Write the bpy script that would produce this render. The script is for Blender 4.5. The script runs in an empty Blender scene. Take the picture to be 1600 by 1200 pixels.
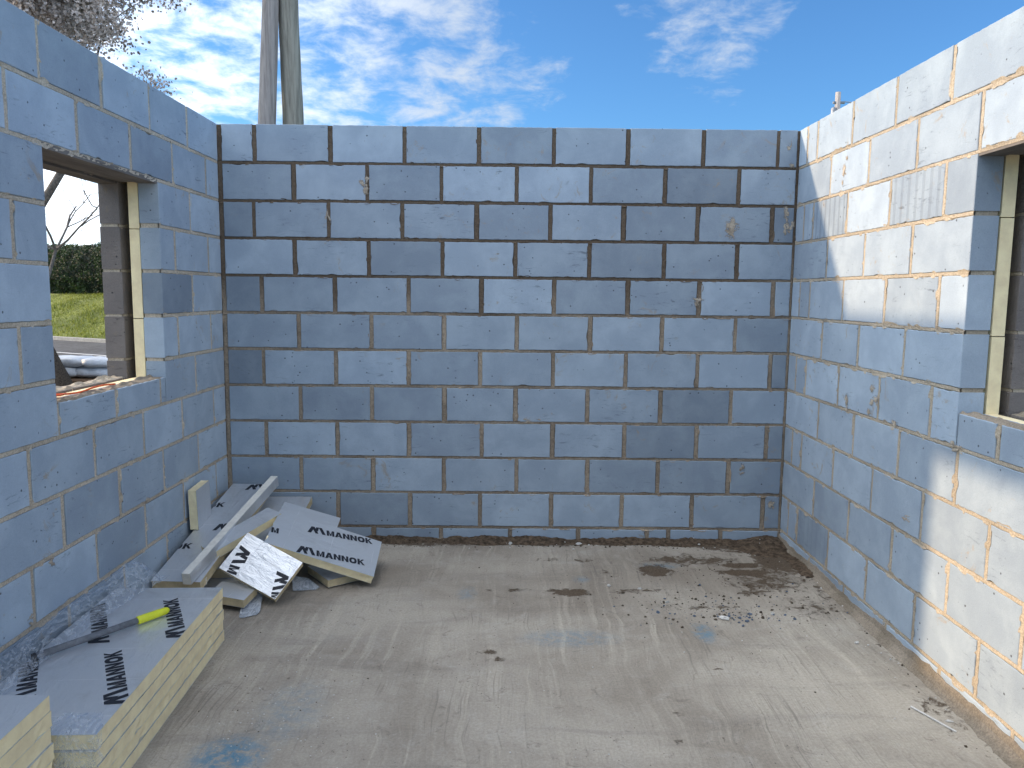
import bpy, bmesh, math, random
import numpy as np
from mathutils import Vector, Matrix, noise as mn

# ------------------------------------------------------------------ camera, sky, sun, exposure
S = bpy.context.scene
COL = S.collection
CZ = 1.5642
cam_d = bpy.data.cameras.new('camera'); cam_d.sensor_width = 36.0
cam_d.lens = 36.0*1208.36/1600.0; cam_d.clip_start = 0.05; cam_d.clip_end = 2000
cam = bpy.data.objects.new('camera', cam_d); COL.objects.link(cam); S.camera = cam
PITCH, YAW, ROLL = 0.116045, 0.0065044, 0.0102125
def cam_axes():
    cy, sy, cp, sp = math.cos(YAW), math.sin(YAW), math.cos(PITCH), math.sin(PITCH)
    fw = Vector((sy*cp, cy*cp, -sp)); rt = Vector((cy, -sy, 0)); up = rt.cross(fw)
    cr, sr = math.cos(ROLL), math.sin(ROLL)
    return fw, rt*cr+up*sr, up*cr-rt*sr
FW, RT, UP = cam_axes()
cam.matrix_world = Matrix(((RT.x, UP.x, -FW.x, 0), (RT.y, UP.y, -FW.y, 0), (RT.z, UP.z, -FW.z, CZ), (0, 0, 0, 1)))

SUN = Vector((-3.5, 0.80, 1.08)).normalized()          # towards the sun
SUN_EL = math.asin(SUN.z); SUN_ROT = math.atan2(SUN.x, SUN.y)
SKY_STRENGTH, SUN_STRENGTH, EXPOSURE = 0.10, 2.6, 0.90
wd = bpy.data.worlds.new('World'); S.world = wd; wd.use_nodes = True
wn, wl = wd.node_tree.nodes, wd.node_tree.links
sky = wn.new('ShaderNodeTexSky'); sky.sky_type = 'NISHITA'; sky.sun_disc = False
sky.sun_elevation = SUN_EL; sky.sun_rotation = SUN_ROT; sky.ozone_density = 2.5; sky.dust_density = 0.6; sky.air_density = 1.0
wd.cycles.sampling_method = 'MANUAL'; wd.cycles.sample_map_resolution = 512
bg = wn['Background']; bg.inputs[1].default_value = SKY_STRENGTH
def wmath(op, a, b=None, clamp=False):
    n = wn.new('ShaderNodeMath'); n.operation = op; n.use_clamp = clamp
    for i, v in enumerate((a, b)):
        if v is None: continue
        if isinstance(v, (int, float)): n.inputs[i].default_value = v
        else: wl.new(v, n.inputs[i])
    return n.outputs[0]
tc = wn.new('ShaderNodeTexCoord')
sep = wn.new('ShaderNodeSeparateXYZ'); wl.new(tc.outputs['Generated'], sep.inputs[0])
zz = wmath('MAXIMUM', wmath('ADD', sep.outputs[2], 0.20), 0.05)
cmb = wn.new('ShaderNodeCombineXYZ')
wl.new(wmath('DIVIDE', sep.outputs[0], zz), cmb.inputs[0]); wl.new(wmath('DIVIDE', sep.outputs[1], zz), cmb.inputs[1])
def wnoise(scale, detail, rough, dist, off):
    m = wn.new('ShaderNodeMapping'); m.inputs['Location'].default_value = off; m.inputs['Scale'].default_value = (1.0, 0.95, 1)
    wl.new(cmb.outputs[0], m.inputs[0])
    t = wn.new('ShaderNodeTexNoise'); t.inputs['Scale'].default_value = scale; t.inputs['Detail'].default_value = detail
    t.inputs['Roughness'].default_value = rough; t.inputs['Distortion'].default_value = dist
    wl.new(m.outputs[0], t.inputs['Vector']); return t.outputs['Fac']
def wdir(d, rad): return wblob(0, 0, rad, Vector(d).normalized())
def wblob(px, py, rad, d=None):                           # a soft cloud field round one direction of the sky
    d = d or (FW + RT*((px-800)/1208.36) - UP*((py-600)/1208.36)).normalized()
    v = wn.new('ShaderNodeVectorMath'); v.operation = 'DOT_PRODUCT'; wl.new(tc.outputs['Generated'], v.inputs[0]); v.inputs[1].default_value = d
    m = wn.new('ShaderNodeMapRange'); m.interpolation_type = 'SMOOTHSTEP'
    wl.new(v.outputs['Value'], m.inputs[0]); m.inputs[1].default_value = math.cos(rad); m.inputs[2].default_value = 1.0
    return m.outputs[0]
region = None
for px, py, rad, amp in ((250, 60, 0.42, 0.86), (430, 190, 0.30, 0.75), (720, 185, 0.19, 0.70), (620, 20, 0.15, 0.8), (1110, 20, 0.12, 0.76), (-500, 100, 0.9, 0.8), (60, 330, .22, 1.25)):
    b = wmath('MULTIPLY', wblob(px, py, rad), amp)
    region = b if region is None else wmath('MAXIMUM', region, b)
fill_cloud = wmath('MAXIMUM', wmath('MULTIPLY', wdir((0.1, -1, 0.5), 1.2), .22), wdir((-0.55, -0.15, 1.0), 0.95))  # unseen bright cloud overhead and behind, added to lift the walls and floor
fill_cloud = wmath('MAXIMUM', fill_cloud, wmath('MULTIPLY', wdir((0.8, -0.6, 0.7), 0.8), 0.6))
region = wmath('MAXIMUM', region, wmath('MULTIPLY', fill_cloud, 2.0))
fine = wnoise(7.5, 9, 0.62, 0.25, (3.1, 1.7, 0)); big = wnoise(1.3, 4, 0.5, 0.1, (7.3, 2.2, 0))
dens = wmath('ADD', wmath('MULTIPLY', fine, 1.5), wmath('MULTIPLY', big, 0.55))
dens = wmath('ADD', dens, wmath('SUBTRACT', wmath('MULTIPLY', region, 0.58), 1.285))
cov = wn.new('ShaderNodeMapRange'); cov.interpolation_type = 'SMOOTHSTEP'; wl.new(dens, cov.inputs[0])
cov.inputs[1].default_value = 0.0; cov.inputs[2].default_value = 0.55; cov.inputs[4].default_value = 0.86
cmix = wn.new('ShaderNodeMixRGB'); wl.new(cov.outputs[0], cmix.inputs[0])
tint = wn.new('ShaderNodeMixRGB'); tint.blend_type = 'MULTIPLY'; tint.inputs[0].default_value = 1.0
tint.inputs[2].default_value = (0.55, 0.90, 1.24, 1)
wl.new(sky.outputs[0], tint.inputs[1]); wl.new(tint.outputs[0], cmix.inputs[1])
cg = wn.new('ShaderNodeMixRGB'); wl.new(wmath('ADD', wmath('MULTIPLY', fill_cloud, 1.0), wmath('MULTIPLY', wdir(SUN, 1.25), 1.0), True), cg.inputs[0])
cg.inputs[1].default_value = (4.0, 4.4, 4.9, 1); cg.inputs[2].default_value = (17.5, 18.2, 19.5, 1)     # cloud in front of us; cloud round the sun and the added unseen fill cloud
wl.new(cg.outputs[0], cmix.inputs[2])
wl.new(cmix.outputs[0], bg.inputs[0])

sl = bpy.data.lights.new('sun', 'SUN'); sl.energy = SUN_STRENGTH; sl.angle = math.radians(1.6); sl.color = (1.0, 0.74, 0.48)
so = bpy.data.objects.new('sun', sl); COL.objects.link(so)
so.rotation_euler = (-SUN).to_track_quat('-Z', 'Y').to_euler()
S.render.engine = 'CYCLES'
S.view_settings.view_transform = 'Standard'; S.view_settings.look = 'None'
S.view_settings.exposure = EXPOSURE; S.view_settings.gamma = 1
S.view_settings.use_curve_mapping = False
S.cycles.max_bounces = 6; S.cycles.diffuse_bounces = 3; S.cycles.glossy_bounces = 2; S.cycles.transparent_max_bounces = 16

# ------------------------------------------------------------------ dimensions (metres)
XL, XR, YB, H = -1.756, 1.753, 4.791, 2.56
YN = -1.3                                                  # where the side walls stop, behind the camera
rnd = random.Random(7)

# ------------------------------------------------------------------ materials
def mat(name):
    m = bpy.data.materials.new(name); m.use_nodes = True
    return m, m.node_tree.nodes, m.node_tree.links, m.node_tree.nodes['Principled BSDF']
class G:                                                    # small node helper
    def __init__(s, nodes, links): s.n, s.l = nodes, links
    def put(s, sock, v):
        if v is None: return
        if hasattr(v, 'links'): s.l.new(v, sock)
        else: sock.default_value = v
    def math(s, op, a, b=None, clamp=False):
        n = s.n.new('ShaderNodeMath'); n.operation = op; n.use_clamp = clamp
        s.put(n.inputs[0], a); s.put(n.inputs[1], b); return n.outputs[0]
    def noise(s, vec, scale, detail=4, rough=0.55, dist=0.0, col=False):
        n = s.n.new('ShaderNodeTexNoise'); s.put(n.inputs['Vector'], vec)
        n.inputs['Scale'].default_value = scale; n.inputs['Detail'].default_value = detail
        n.inputs['Roughness'].default_value = rough; n.inputs['Distortion'].default_value = dist
        return n.outputs['Color'] if col else n.outputs['Fac']
    def vor(s, vec, scale, feature='F1', rand=1.0):
        n = s.n.new('ShaderNodeTexVoronoi'); n.feature = feature; s.put(n.inputs['Vector'], vec)
        n.inputs['Scale'].default_value = scale; n.inputs['Randomness'].default_value = rand
        return n.outputs['Distance']
    def map(s, vec, scale=(1, 1, 1), rot=(0, 0, 0), loc=(0, 0, 0)):
        n = s.n.new('ShaderNodeMapping'); s.put(n.inputs[0], vec); n.inputs['Scale'].default_value = scale
        n.inputs['Rotation'].default_value = rot; n.inputs['Location'].default_value = loc; return n.outputs[0]
    def ramp(s, v, a, b, lo=0.0, hi=1.0, smooth=True):
        n = s.n.new('ShaderNodeMapRange'); n.interpolation_type = 'SMOOTHSTEP' if smooth else 'LINEAR'
        s.put(n.inputs[0], v); n.inputs[1].default_value = a; n.inputs[2].default_value = b
        n.inputs[3].default_value = lo; n.inputs[4].default_value = hi; return n.outputs[0]
    def mix(s, f, a, b, mode='MIX'):
        n = s.n.new('ShaderNodeMixRGB'); n.blend_type = mode
        s.put(n.inputs[0], f)
        for i, v in ((1, a), (2, b)):
            if isinstance(v, tuple): v = (*v, 1) if len(v) == 3 else v
            s.put(n.inputs[i], v)
        return n.outputs[0]
    def bump(s, h, strength, dist=0.01, normal=None):
        n = s.n.new('ShaderNodeBump'); s.put(n.inputs['Height'], h); n.inputs['Strength'].default_value = strength
        n.inputs['Distance'].default_value = dist
        if normal is not None: s.l.new(normal, n.inputs['Normal'])
        return n.outputs[0]
    def attr(s, name):
        n = s.n.new('ShaderNodeAttribute'); n.attribute_name = name; return n
    def pos(s):
        return s.n.new('ShaderNodeNewGeometry').outputs['Position']
    def sep(s, v):
        n = s.n.new('ShaderNodeSeparateXYZ'); s.l.new(v, n.inputs[0]); return n.outputs

def block_material(name, base, dark, tone_amp=0.16, pores=1.0, rough_blocks=False):
    m, n, l, b = mat(name); g = G(n, l); P = g.pos(); A = g.attr('tone'); ch = n.new('ShaderNodeSeparateColor'); l.new(A.outputs['Color'], ch.inputs[0])
    tone, rib, seed = ch.outputs[0], ch.outputs[1], ch.outputs[2]
    off = n.new('ShaderNodeVectorMath'); off.operation = 'ADD'; l.new(P, off.inputs[0])
    sc = n.new('ShaderNodeCombineXYZ'); sv = g.math('MULTIPLY', seed, 37.0)
    for i in range(3): l.new(sv, sc.inputs[i])
    l.new(sc.outputs[0], off.inputs[1]); V = off.outputs[0]
    cloud = g.noise(V, 5.0, 5, 0.6, 0.3); fine = g.noise(P, 240, 2, 0.7)
    col = g.mix(tone, dark, base)
    col = g.mix(g.ramp(cloud, 0.35, 0.7), g.mix(1.0, col, (0.88, 0.885, 0.90), 'MULTIPLY'), g.mix(1.0, col, (1.08, 1.07, 1.05), 'MULTIPLY'))
    col = g.mix(g.ramp(fine, 0.3, 0.7, 0, 1), g.mix(1.0, col, (0.95,)*3, 'MULTIPLY'), g.mix(1.0, col, (1.04,)*3, 'MULTIPLY'))
    # diagonal scuffs left by the saw and by handling
    scv = g.map(V, (7, 7, 34), (0.55, 0.35, 0.0)); scuff = g.ramp(g.noise(scv, 1.6, 6, 0.75, 0.8), 0.56, 0.70)
    area = g.ramp(g.noise(V, 2.3, 2), 0.5, 0.62)
    col = g.mix(g.math('MULTIPLY', g.math('MULTIPLY', scuff, area), 0.85), col, tuple(c*0.62 for c in dark))
    # sandy mortar dust smeared on faces
    sm = g.math('MULTIPLY', g.ramp(g.noise(V, 9, 5, 0.75, 1.0), 0.58, 0.68), g.ramp(g.noise(V, 1.9, 2), 0.48, 0.58))
    col = g.mix(g.math('MULTIPLY', sm, 0.6), col, (0.36, 0.29, 0.20))
    # pores
    pv = g.vor(V, 24); pr = g.noise(V, 13, 2)
    pore = g.math('MULTIPLY', g.ramp(pv, 0.08, 0.13, 1, 0), g.ramp(pr, 0.53, 0.56))
    pv2 = g.vor(V, 75); pore2 = g.math('MULTIPLY', g.ramp(pv2, 0.07, 0.14, 1, 0), g.ramp(g.noise(V, 6, 2), 0.5, 0.6))
    allp = g.math('MAXIMUM', pore, g.math('MULTIPLY', pore2, 0.4))
    col = g.mix(g.math('MULTIPLY', allp, 0.8*pores), col, (0.06, 0.065, 0.07))
    # thin pale mould line down the middle of some blocks
    # sawn ribs
    W = n.new('ShaderNodeTexWave'); W.inputs['Scale'].default_value = 10.5; W.bands_direction = 'DIAGONAL'; W.inputs['Distortion'].default_value = 0.7
    l.new(g.map(P, (1, 1, 0.0)), W.inputs['Vector'])
    ribm = g.math('MULTIPLY', g.ramp(W.outputs['Fac'], 0.10, 0.42, 1, 0), rib)
    col = g.mix(g.math('MULTIPLY', ribm, 0.28), col, tuple(c*0.5 for c in dark))
    l.new(col, b.inputs['Base Color']); b.inputs['Roughness'].default_value = 0.88; b.inputs['Specular IOR Level'].default_value = 0.25
    h = g.math('SUBTRACT', g.math('ADD', g.math('MULTIPLY', fine, 0.5 if not rough_blocks else 2.2), g.math('MULTIPLY', g.noise(V, 40, 4, 0.6), 1.0)), g.math('MULTIPLY', allp, 2.0))
    h = g.math('SUBTRACT', h, g.math('MULTIPLY', ribm, 2.5)); h = g.math('SUBTRACT', h, g.math('MULTIPLY', scuff, 0.5))
    l.new(g.bump(h, 0.55 if not rough_blocks else 1.0, 0.0016 if not rough_blocks else 0.004), b.inputs['Normal'])
    return m

def mortar_material(name, base, dark, damp=False):
    m, n, l, b = mat(name); g = G(n, l); P = g.pos()
    a = g.noise(P, 3.0, 5, 0.65); f = g.noise(P, 130, 4, 0.75)
    col = g.mix(g.ramp(a, 0.35, 0.65), dark, base)
    if damp:                                                # the newest, upper courses are still damp and darker
        q = g.sep(P); wet = g.ramp(g.math('ADD', q[2], g.math('MULTIPLY', g.math('SUBTRACT', g.noise(P, 1.6, 4), 0.5), 1.3)), 1.25, 1.75)
        col = g.mix(g.math('MULTIPLY', wet, .8), col, (0.105, 0.075, 0.052))
    col = g.mix(g.ramp(f, 0.3, 0.7), g.mix(1.0, col, (0.7, 0.7, 0.7), 'MULTIPLY'), g.mix(1.0, col, (1.18, 1.17, 1.15), 'MULTIPLY'))
    l.new(col, b.inputs['Base Color']); b.inputs['Roughness'].default_value = 0.95; b.inputs['Specular IOR Level'].default_value = 0.15
    l.new(g.bump(f, 0.8, 0.003), b.inputs['Normal']); return m

M_BLOCK = block_material('grey_block', (0.41, 0.495, 0.58), (0.215, 0.26, 0.31))
M_BLOCK_OUT = block_material('dense_brown_block', (0.30, 0.27, 0.25), (0.20, 0.18, 0.17), rough_blocks=True)
M_MORTAR_BACK = mortar_material('brown_mortar', (0.42, 0.34, 0.255), (0.27, 0.215, 0.16), damp=True)
M_MORTAR_LEFT = mortar_material('dull_mortar', (0.60, 0.52, 0.41), (0.46, 0.395, 0.31))
M_MORTAR_RIGHT = mortar_material('sandy_mortar', (0.50, 0.43, 0.335), (0.38, 0.325, 0.25))
M_SKIRT = mortar_material('mortar_skirting', (0.33, 0.28, 0.22), (0.22, 0.185, 0.14))

def smear_material():
    m, n, l, b = mat('dried_mortar_smear'); g = G(n, l); P = g.pos()
    l.new(g.mix(g.ramp(g.noise(P, 30, 4, .7), .35, .65), (0.30, 0.25, 0.19), (0.50, 0.43, 0.34)), b.inputs['Base Color']); b.inputs['Roughness'].default_value = .95
    t = n.new('ShaderNodeBsdfTransparent'); mx = n.new('ShaderNodeMixShader'); A = g.attr('tone')
    f = g.ramp(g.math('ADD', g.math('MULTIPLY', A.outputs['Fac'], 0.62), g.math('MULTIPLY', g.math('SUBTRACT', g.noise(P, 42, 6, .8, .6), .5), 1.7)), 0.26, 0.44)
    l.new(f, mx.inputs[0]); l.new(t.outputs[0], mx.inputs[1]); l.new(b.outputs[0], mx.inputs[2]); l.new(mx.outputs[0], n['Material Output'].inputs[0]); return m
M_SMEAR = smear_material()
def simple(name, col, rough=0.8, metal=0.0, nscale=20, namp=0.2, bump=0.3, bdist=0.004, spec=0.3, stretch=(1, 1, 1)):
    m, n, l, b = mat(name); g = G(n, l); P = g.map(g.pos(), stretch)
    f = g.noise(P, nscale, 5, 0.65)
    c = g.mix(g.ramp(f, 0.3, 0.7), tuple(x*(1-namp) for x in col), tuple(min(1, x*(1+namp)) for x in col))
    l.new(c, b.inputs['Base Color']); b.inputs['Roughness'].default_value = rough; b.inputs['Metallic'].default_value = metal
    b.inputs['Specular IOR Level'].default_value = spec
    if bump: l.new(g.bump(g.noise(P, nscale*3, 4, 0.7), bump, bdist), b.inputs['Normal'])
    return m
M_FOAM = simple('insulation_foam', (0.95, 0.79, 0.49), 0.9, 0, 14, 0.09, 0.6, 0.003)
M_FOAM_AGED = simple('aged_insulation_foam', (0.60, 0.49, 0.30), 0.9, 0, 14, 0.16, 0.6, 0.003)
M_FOAM_PALE = simple('pale_insulation_foam', (0.84, 0.80, 0.70), 0.9, 0, 30, 0.08, 0.5, 0.002)
M_INK = simple('black_print', (0.018, 0.02, 0.028), 0.45, 0, 60, 0.2, 0)
M_LINTEL = simple('lintel_concrete', (0.16, 0.145, 0.13), 0.9, 0, 18, 0.25, 0.8, 0.004, stretch=(1, 0.2, 1))
M_SOIL = simple('soil', (0.13, 0.092, 0.06), 1.0, 0, 34, 0.55, 1.0, 0.02)
M_CRUMB = simple('mortar_crumb', (0.09, 0.07, 0.05), 1.0, 0, 60, 0.5, 0.5)
M_CHIP = simple('pale_chip', (0.62, 0.60, 0.56), 0.9, 0, 60, 0.12, 0.5)
M_BLUECHIP = simple('blue_grey_stone', (0.10, 0.13, 0.18), 0.8, 0, 60, 0.3, 0.5)
M_GREYTUBE = simple('grey_tube', (0.16, 0.17, 0.185), 0.45, 0, 40, 0.25, 0.2, 0.001)
M_YELLOW = simple('yellow_plastic', (0.78, 0.80, 0.03), 0.35, 0, 40, 0.08, 0.1, 0.001, 0.5)
M_BLACK = simple('black_rubber', (0.02, 0.02, 0.022), 0.6, 0, 40, 0.3, 0)
M_ORANGE = simple('orange_cord', (0.85, 0.16, 0.05), 0.5, 0, 80, 0.15, 0)
M_BAG = simple('white_plastic_bag', (0.66, 0.70, 0.74), 0.35, 0, 6, 0.12, 0.8, 0.03, 0.5)
M_PALLET = simple('pallet_timber', (0.24, 0.15, 0.09), 0.9, 0, 20, 0.3, 0.5)
M_POLE = simple('weathered_pole_timber', (0.38, 0.35, 0.33), 0.9, 0, 22, 0.34, 0.9, 0.01, stretch=(1, 1, 0.06))
M_POLE2 = simple('mossy_pole_timber', (0.34, 0.33, 0.28), 0.9, 0, 22, 0.34, 0.9, 0.01, stretch=(1, 1, 0.06))
M_IRON = simple('galvanised_steel', (0.30, 0.31, 0.33), 0.5, 0.7, 30, 0.2, 0.2)
M_BARK = simple('bark', (0.24, 0.21, 0.18), 0.95, 0, 30, 0.4, 1.0, 0.02)
M_KERB = simple('kerb_concrete', (0.42, 0.40, 0.36), 0.9, 0, 10, 0.15, 0.3)
M_LINE = simple('road_paint', (0.62, 0.62, 0.60), 0.8, 0, 30, 0.2, 0.2)

def leaf_mat(name, cols, trans=0.3):
    m, n, l, b = mat(name); g = G(n, l); A = g.attr('tone')
    r = n.new('ShaderNodeValToRGB'); l.new(A.outputs['Fac'], r.inputs[0])
    e = r.color_ramp.elements; e[0].color = (*cols[0], 1); e[1].color = (*cols[-1], 1)
    for i, c in enumerate(cols[1:-1]): x = e.new((i+1)/(len(cols)-1)); x.color = (*c, 1)
    l.new(r.outputs[0], b.inputs['Base Color']); b.inputs['Roughness'].default_value = 0.65
    t = n.new('ShaderNodeBsdfTranslucent'); l.new(r.outputs[0], t.inputs[0]); mx = n.new('ShaderNodeMixShader'); mx.inputs[0].default_value = trans
    l.new(b.outputs[0], mx.inputs[1]); l.new(t.outputs[0], mx.inputs[2]); l.new(mx.outputs[0], n['Material Output'].inputs[0]); return m
M_BLOSSOM = leaf_mat('blossom', ((0.16, 0.14, 0.12), (0.50, 0.45, 0.41), (0.78, 0.73, 0.70)), 0.35)
M_HEDGE = leaf_mat('hedge_leaves', ((0.012, 0.022, 0.008), (0.03, 0.055, 0.015), (0.06, 0.11, 0.025)), 0.2)
M_GRASSB = leaf_mat('grass_blades', ((0.10, 0.13, 0.02), (0.20, 0.24, 0.04), (0.34, 0.36, 0.08)), 0.4)

def foil_material():
    m, n, l, b = mat('aluminium_foil'); g = G(n, l)
    tcn = n.new('ShaderNodeTexCoord').outputs['Object']
    wr = g.noise(g.map(tcn, (3, 9, 3)), 2.2, 5, 0.6, 0.6); fi = g.noise(tcn, 180, 3, 0.7); em = g.vor(tcn, 300)
    cr = g.noise(g.map(tcn, (1.2, 0.25, 1)), 9, 3, 0.5, 1.5)
    crease = g.ramp(g.math('ABSOLUTE', g.math('SUBTRACT', cr, 0.52)), 0.0, 0.005, 1, 0)
    dirt = g.ramp(g.noise(tcn, 5, 5, 0.7, 0.5), 0.48, 0.75)
    sx = g.sep(tcn)[0]; ln = g.math('ABSOLUTE', g.math('SUBTRACT', g.math('FRACT', g.math('ADD', g.math('MULTIPLY', sx, 4.3), g.math('MULTIPLY', g.noise(g.map(tcn, (.3, 2, 1)), 1.5, 2), .12))), 0.5))
    fold = g.math('MULTIPLY', g.ramp(ln, 0.004, 0.010, 1, 0), g.ramp(g.noise(g.map(tcn, (4, 2, 1)), 2.0, 3), 0.42, 0.52))
    crease = g.math('MAXIMUM', crease, g.math('MULTIPLY', fold, 2.0))
    col = g.mix(g.math('MULTIPLY', dirt, 0.55), (0.74, 0.76, 0.78), (0.52, 0.52, 0.51))
    col = g.mix(g.math('MULTIPLY', fold, .75), col, (0.92, 0.93, 0.95))
    l.new(col, b.inputs['Base Color']); b.inputs['Metallic'].default_value = 0.6
    l.new(g.ramp(fi, 0.3, 0.7, 0.30, 0.34), b.inputs['Roughness'])
    h = g.math('ADD', g.math('MULTIPLY', wr, 3.0), g.math('ADD', g.math('MULTIPLY', fi, 0.02), g.math('MULTIPLY', crease, 0.30)))
    h = g.math('ADD', h, g.math('MULTIPLY', em, 0.015))
    l.new(g.bump(h, 0.55, 0.004), b.inputs['Normal']); return m
M_FOIL = foil_material()

def plastic_material(name, lo, hi):
    m, n, l, b = mat(name); g = G(n, l); P = g.pos()
    b.inputs['Base Color'].default_value = (0.72, 0.77, 0.82, 1); b.inputs['Roughness'].default_value = 0.16; b.inputs['Specular IOR Level'].default_value = 0.9
    wr = g.math('ABSOLUTE', g.math('SUBTRACT', g.noise(P, 17, 5, 0.6, 2.0), 0.5))
    l.new(g.bump(wr, 0.8, 0.012), b.inputs['Normal'])
    t = n.new('ShaderNodeBsdfTransparent'); t.inputs[0].default_value = (0.95, 0.97, 1, 1)
    mx = n.new('ShaderNodeMixShader'); f = g.ramp(g.math('ABSOLUTE', g.math('SUBTRACT', g.noise(g.map(P, (1, .45, 1)), 13, 6, 0.7, 1.8), 0.5)), 0.0, 0.10, hi, lo)
    l.new(f, mx.inputs[0]); l.new(t.outputs[0], mx.inputs[1]); l.new(b.outputs[0], mx.inputs[2]); l.new(mx.outputs[0], n['Material Output'].inputs[0]); return m
M_WRAP = plastic_material('clear_wrap', 0.04, 0.34)
M_SHARD = plastic_material('frosted_plastic', 0.35, 0.6)

def floor_material():
    m, n, l, b = mat('concrete_slab'); g = G(n, l); P = g.pos(); A = g.attr('mark')
    ch = n.new('ShaderNodeSeparateColor'); l.new(A.outputs['Color'], ch.inputs[0]); mud, blue, wear = ch.outputs
    big = g.noise(P, 1.1, 6, 0.6, 0.4); mid = g.noise(P, 6, 6, 0.7, 0.5); fine = g.noise(P, 90, 5, 0.75)
    warp = n.new('ShaderNodeVectorMath'); warp.operation = 'ADD'; l.new(P, warp.inputs[0]); wv = n.new('ShaderNodeVectorMath'); wv.operation = 'SCALE'
    l.new(g.noise(P, 0.9, 3, 0.6, 0, True), wv.inputs[0]); wv.inputs['Scale'].default_value = 0.22; l.new(wv.outputs[0], warp.inputs[1]); Wp = warp.outputs[0]
    stry = g.noise(g.map(Wp, (11, 0.5, 1), (0, 0, -.05)), 2.0, 6, 0.72, 0.5)          # tamping ridges along the room
    stry2 = g.noise(g.map(Wp, (60, 1.6, 1)), 1.4, 4, 0.6, 0.3)
    strx = g.noise(g.map(Wp, (0.8, 4.5, 1), (0, 0, 0.35)), 1.3, 6, 0.7, 0.8)
    col = g.mix(g.ramp(big, 0.32, 0.68), (0.29, 0.25, 0.20), (0.47, 0.42, 0.345))
    col = g.mix(g.math('MULTIPLY', g.math('MULTIPLY', g.ramp(stry, 0.48, 0.70), g.ramp(g.noise(P, .8, 3), .34, .56)), 0.9), col, (0.50, 0.445, 0.36))
    col = g.mix(g.math('MULTIPLY', g.ramp(strx, 0.5, 0.72), 0.35), col, (0.21, 0.19, 0.165))
    col = g.mix(g.math('MULTIPLY', g.ramp(mid, 0.5, 0.72), 0.40), col, (0.50, 0.46, 0.40))
    col = g.mix(g.math('MULTIPLY', g.ramp(g.noise(P, 11, 6, 0.8, 1.0), 0.56, 0.70), 0.6), col, (0.17, 0.145, 0.12))
    col = g.mix(g.ramp(fine, 0.3, 0.72), g.mix(1.0, col, (0.84,)*3, 'MULTIPLY'), g.mix(1.0, col, (1.10,)*3, 'MULTIPLY'))
    col = g.mix(g.math('MULTIPLY', wear, 0.8), col, (0.17, 0.135, 0.10))
    dk = g.math('MULTIPLY', g.ramp(stry2, 0.56, 0.68), g.ramp(g.noise(P, 1.3, 4, .6), 0.46, 0.60))
    col = g.mix(g.math('MULTIPLY', dk, 0.5), col, (0.17, 0.15, 0.125))
    sp = g.math('MULTIPLY', g.ramp(g.vor(P, 34), 0.06, 0.12, 1, 0), g.ramp(g.noise(P, 2.2, 3), 0.46, 0.58))
    col = g.mix(g.math('MULTIPLY', sp, 0.8), col, (0.08, 0.07, 0.06))
    bl = g.math('MULTIPLY', blue, g.ramp(g.noise(P, 22, 5, 0.8, 0.5), 0.35, 0.62))
    col = g.mix(bl, col, (0.10, 0.24, 0.34))
    mm = g.math('ADD', mud, g.math('MULTIPLY', g.math('SUBTRACT', g.noise(P, 17, 6, 0.75, 0.8), 0.5), 1.5))
    mm = g.ramp(mm, 0.49, 0.70)
    col = g.mix(g.math('MULTIPLY', mm, 0.88), col, g.mix(g.ramp(fine, 0.3, 0.7), (0.07, 0.046, 0.028), (0.135, 0.094, 0.058)))
    l.new(col, b.inputs['Base Color']); b.inputs['Roughness'].default_value = 0.9; b.inputs['Specular IOR Level'].default_value = 0.2
    h = g.math('ADD', g.math('MULTIPLY', stry, 1.6), g.math('ADD', g.math('MULTIPLY', stry2, 0.7), g.math('MULTIPLY', fine, 0.35)))
    h = g.math('ADD', h, g.math('MULTIPLY', g.math('MULTIPLY', mm, fine), 1.4))
    l.new(g.bump(h, 0.9, 0.006), b.inputs['Normal']); return m
M_FLOOR = floor_material()

def ground_mat(name, cols, scale, bumpd=0.03):
    m, n, l, b = mat(name); g = G(n, l); P = g.pos()
    a = g.noise(P, scale, 6, 0.65, 0.4); f = g.noise(P, scale*18, 4, 0.7)
    c = g.mix(g.ramp(a, 0.35, 0.65), cols[0], cols[1]); c = g.mix(g.ramp(f, 0.35, 0.7), g.mix(1.0, c, (0.65,)*3, 'MULTIPLY'), g.mix(1.0, c, (1.25,)*3, 'MULTIPLY'))
    l.new(c, b.inputs['Base Color']); b.inputs['Roughness'].default_value = 1.0; l.new(g.bump(f, 0.8, bumpd), b.inputs['Normal']); return m
M_GROUND = ground_mat('rough_ground', ((0.13, 0.11, 0.08), (0.21, 0.18, 0.14)), 0.5)
M_TURF = ground_mat('bank_turf', ((0.12, 0.15, 0.03), (0.25, 0.28, 0.06)), 0.7, 0.08)
M_ASPHALT = ground_mat('asphalt', ((0.05, 0.053, 0.058), (0.08, 0.084, 0.09)), 0.4, 0.006)

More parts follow.
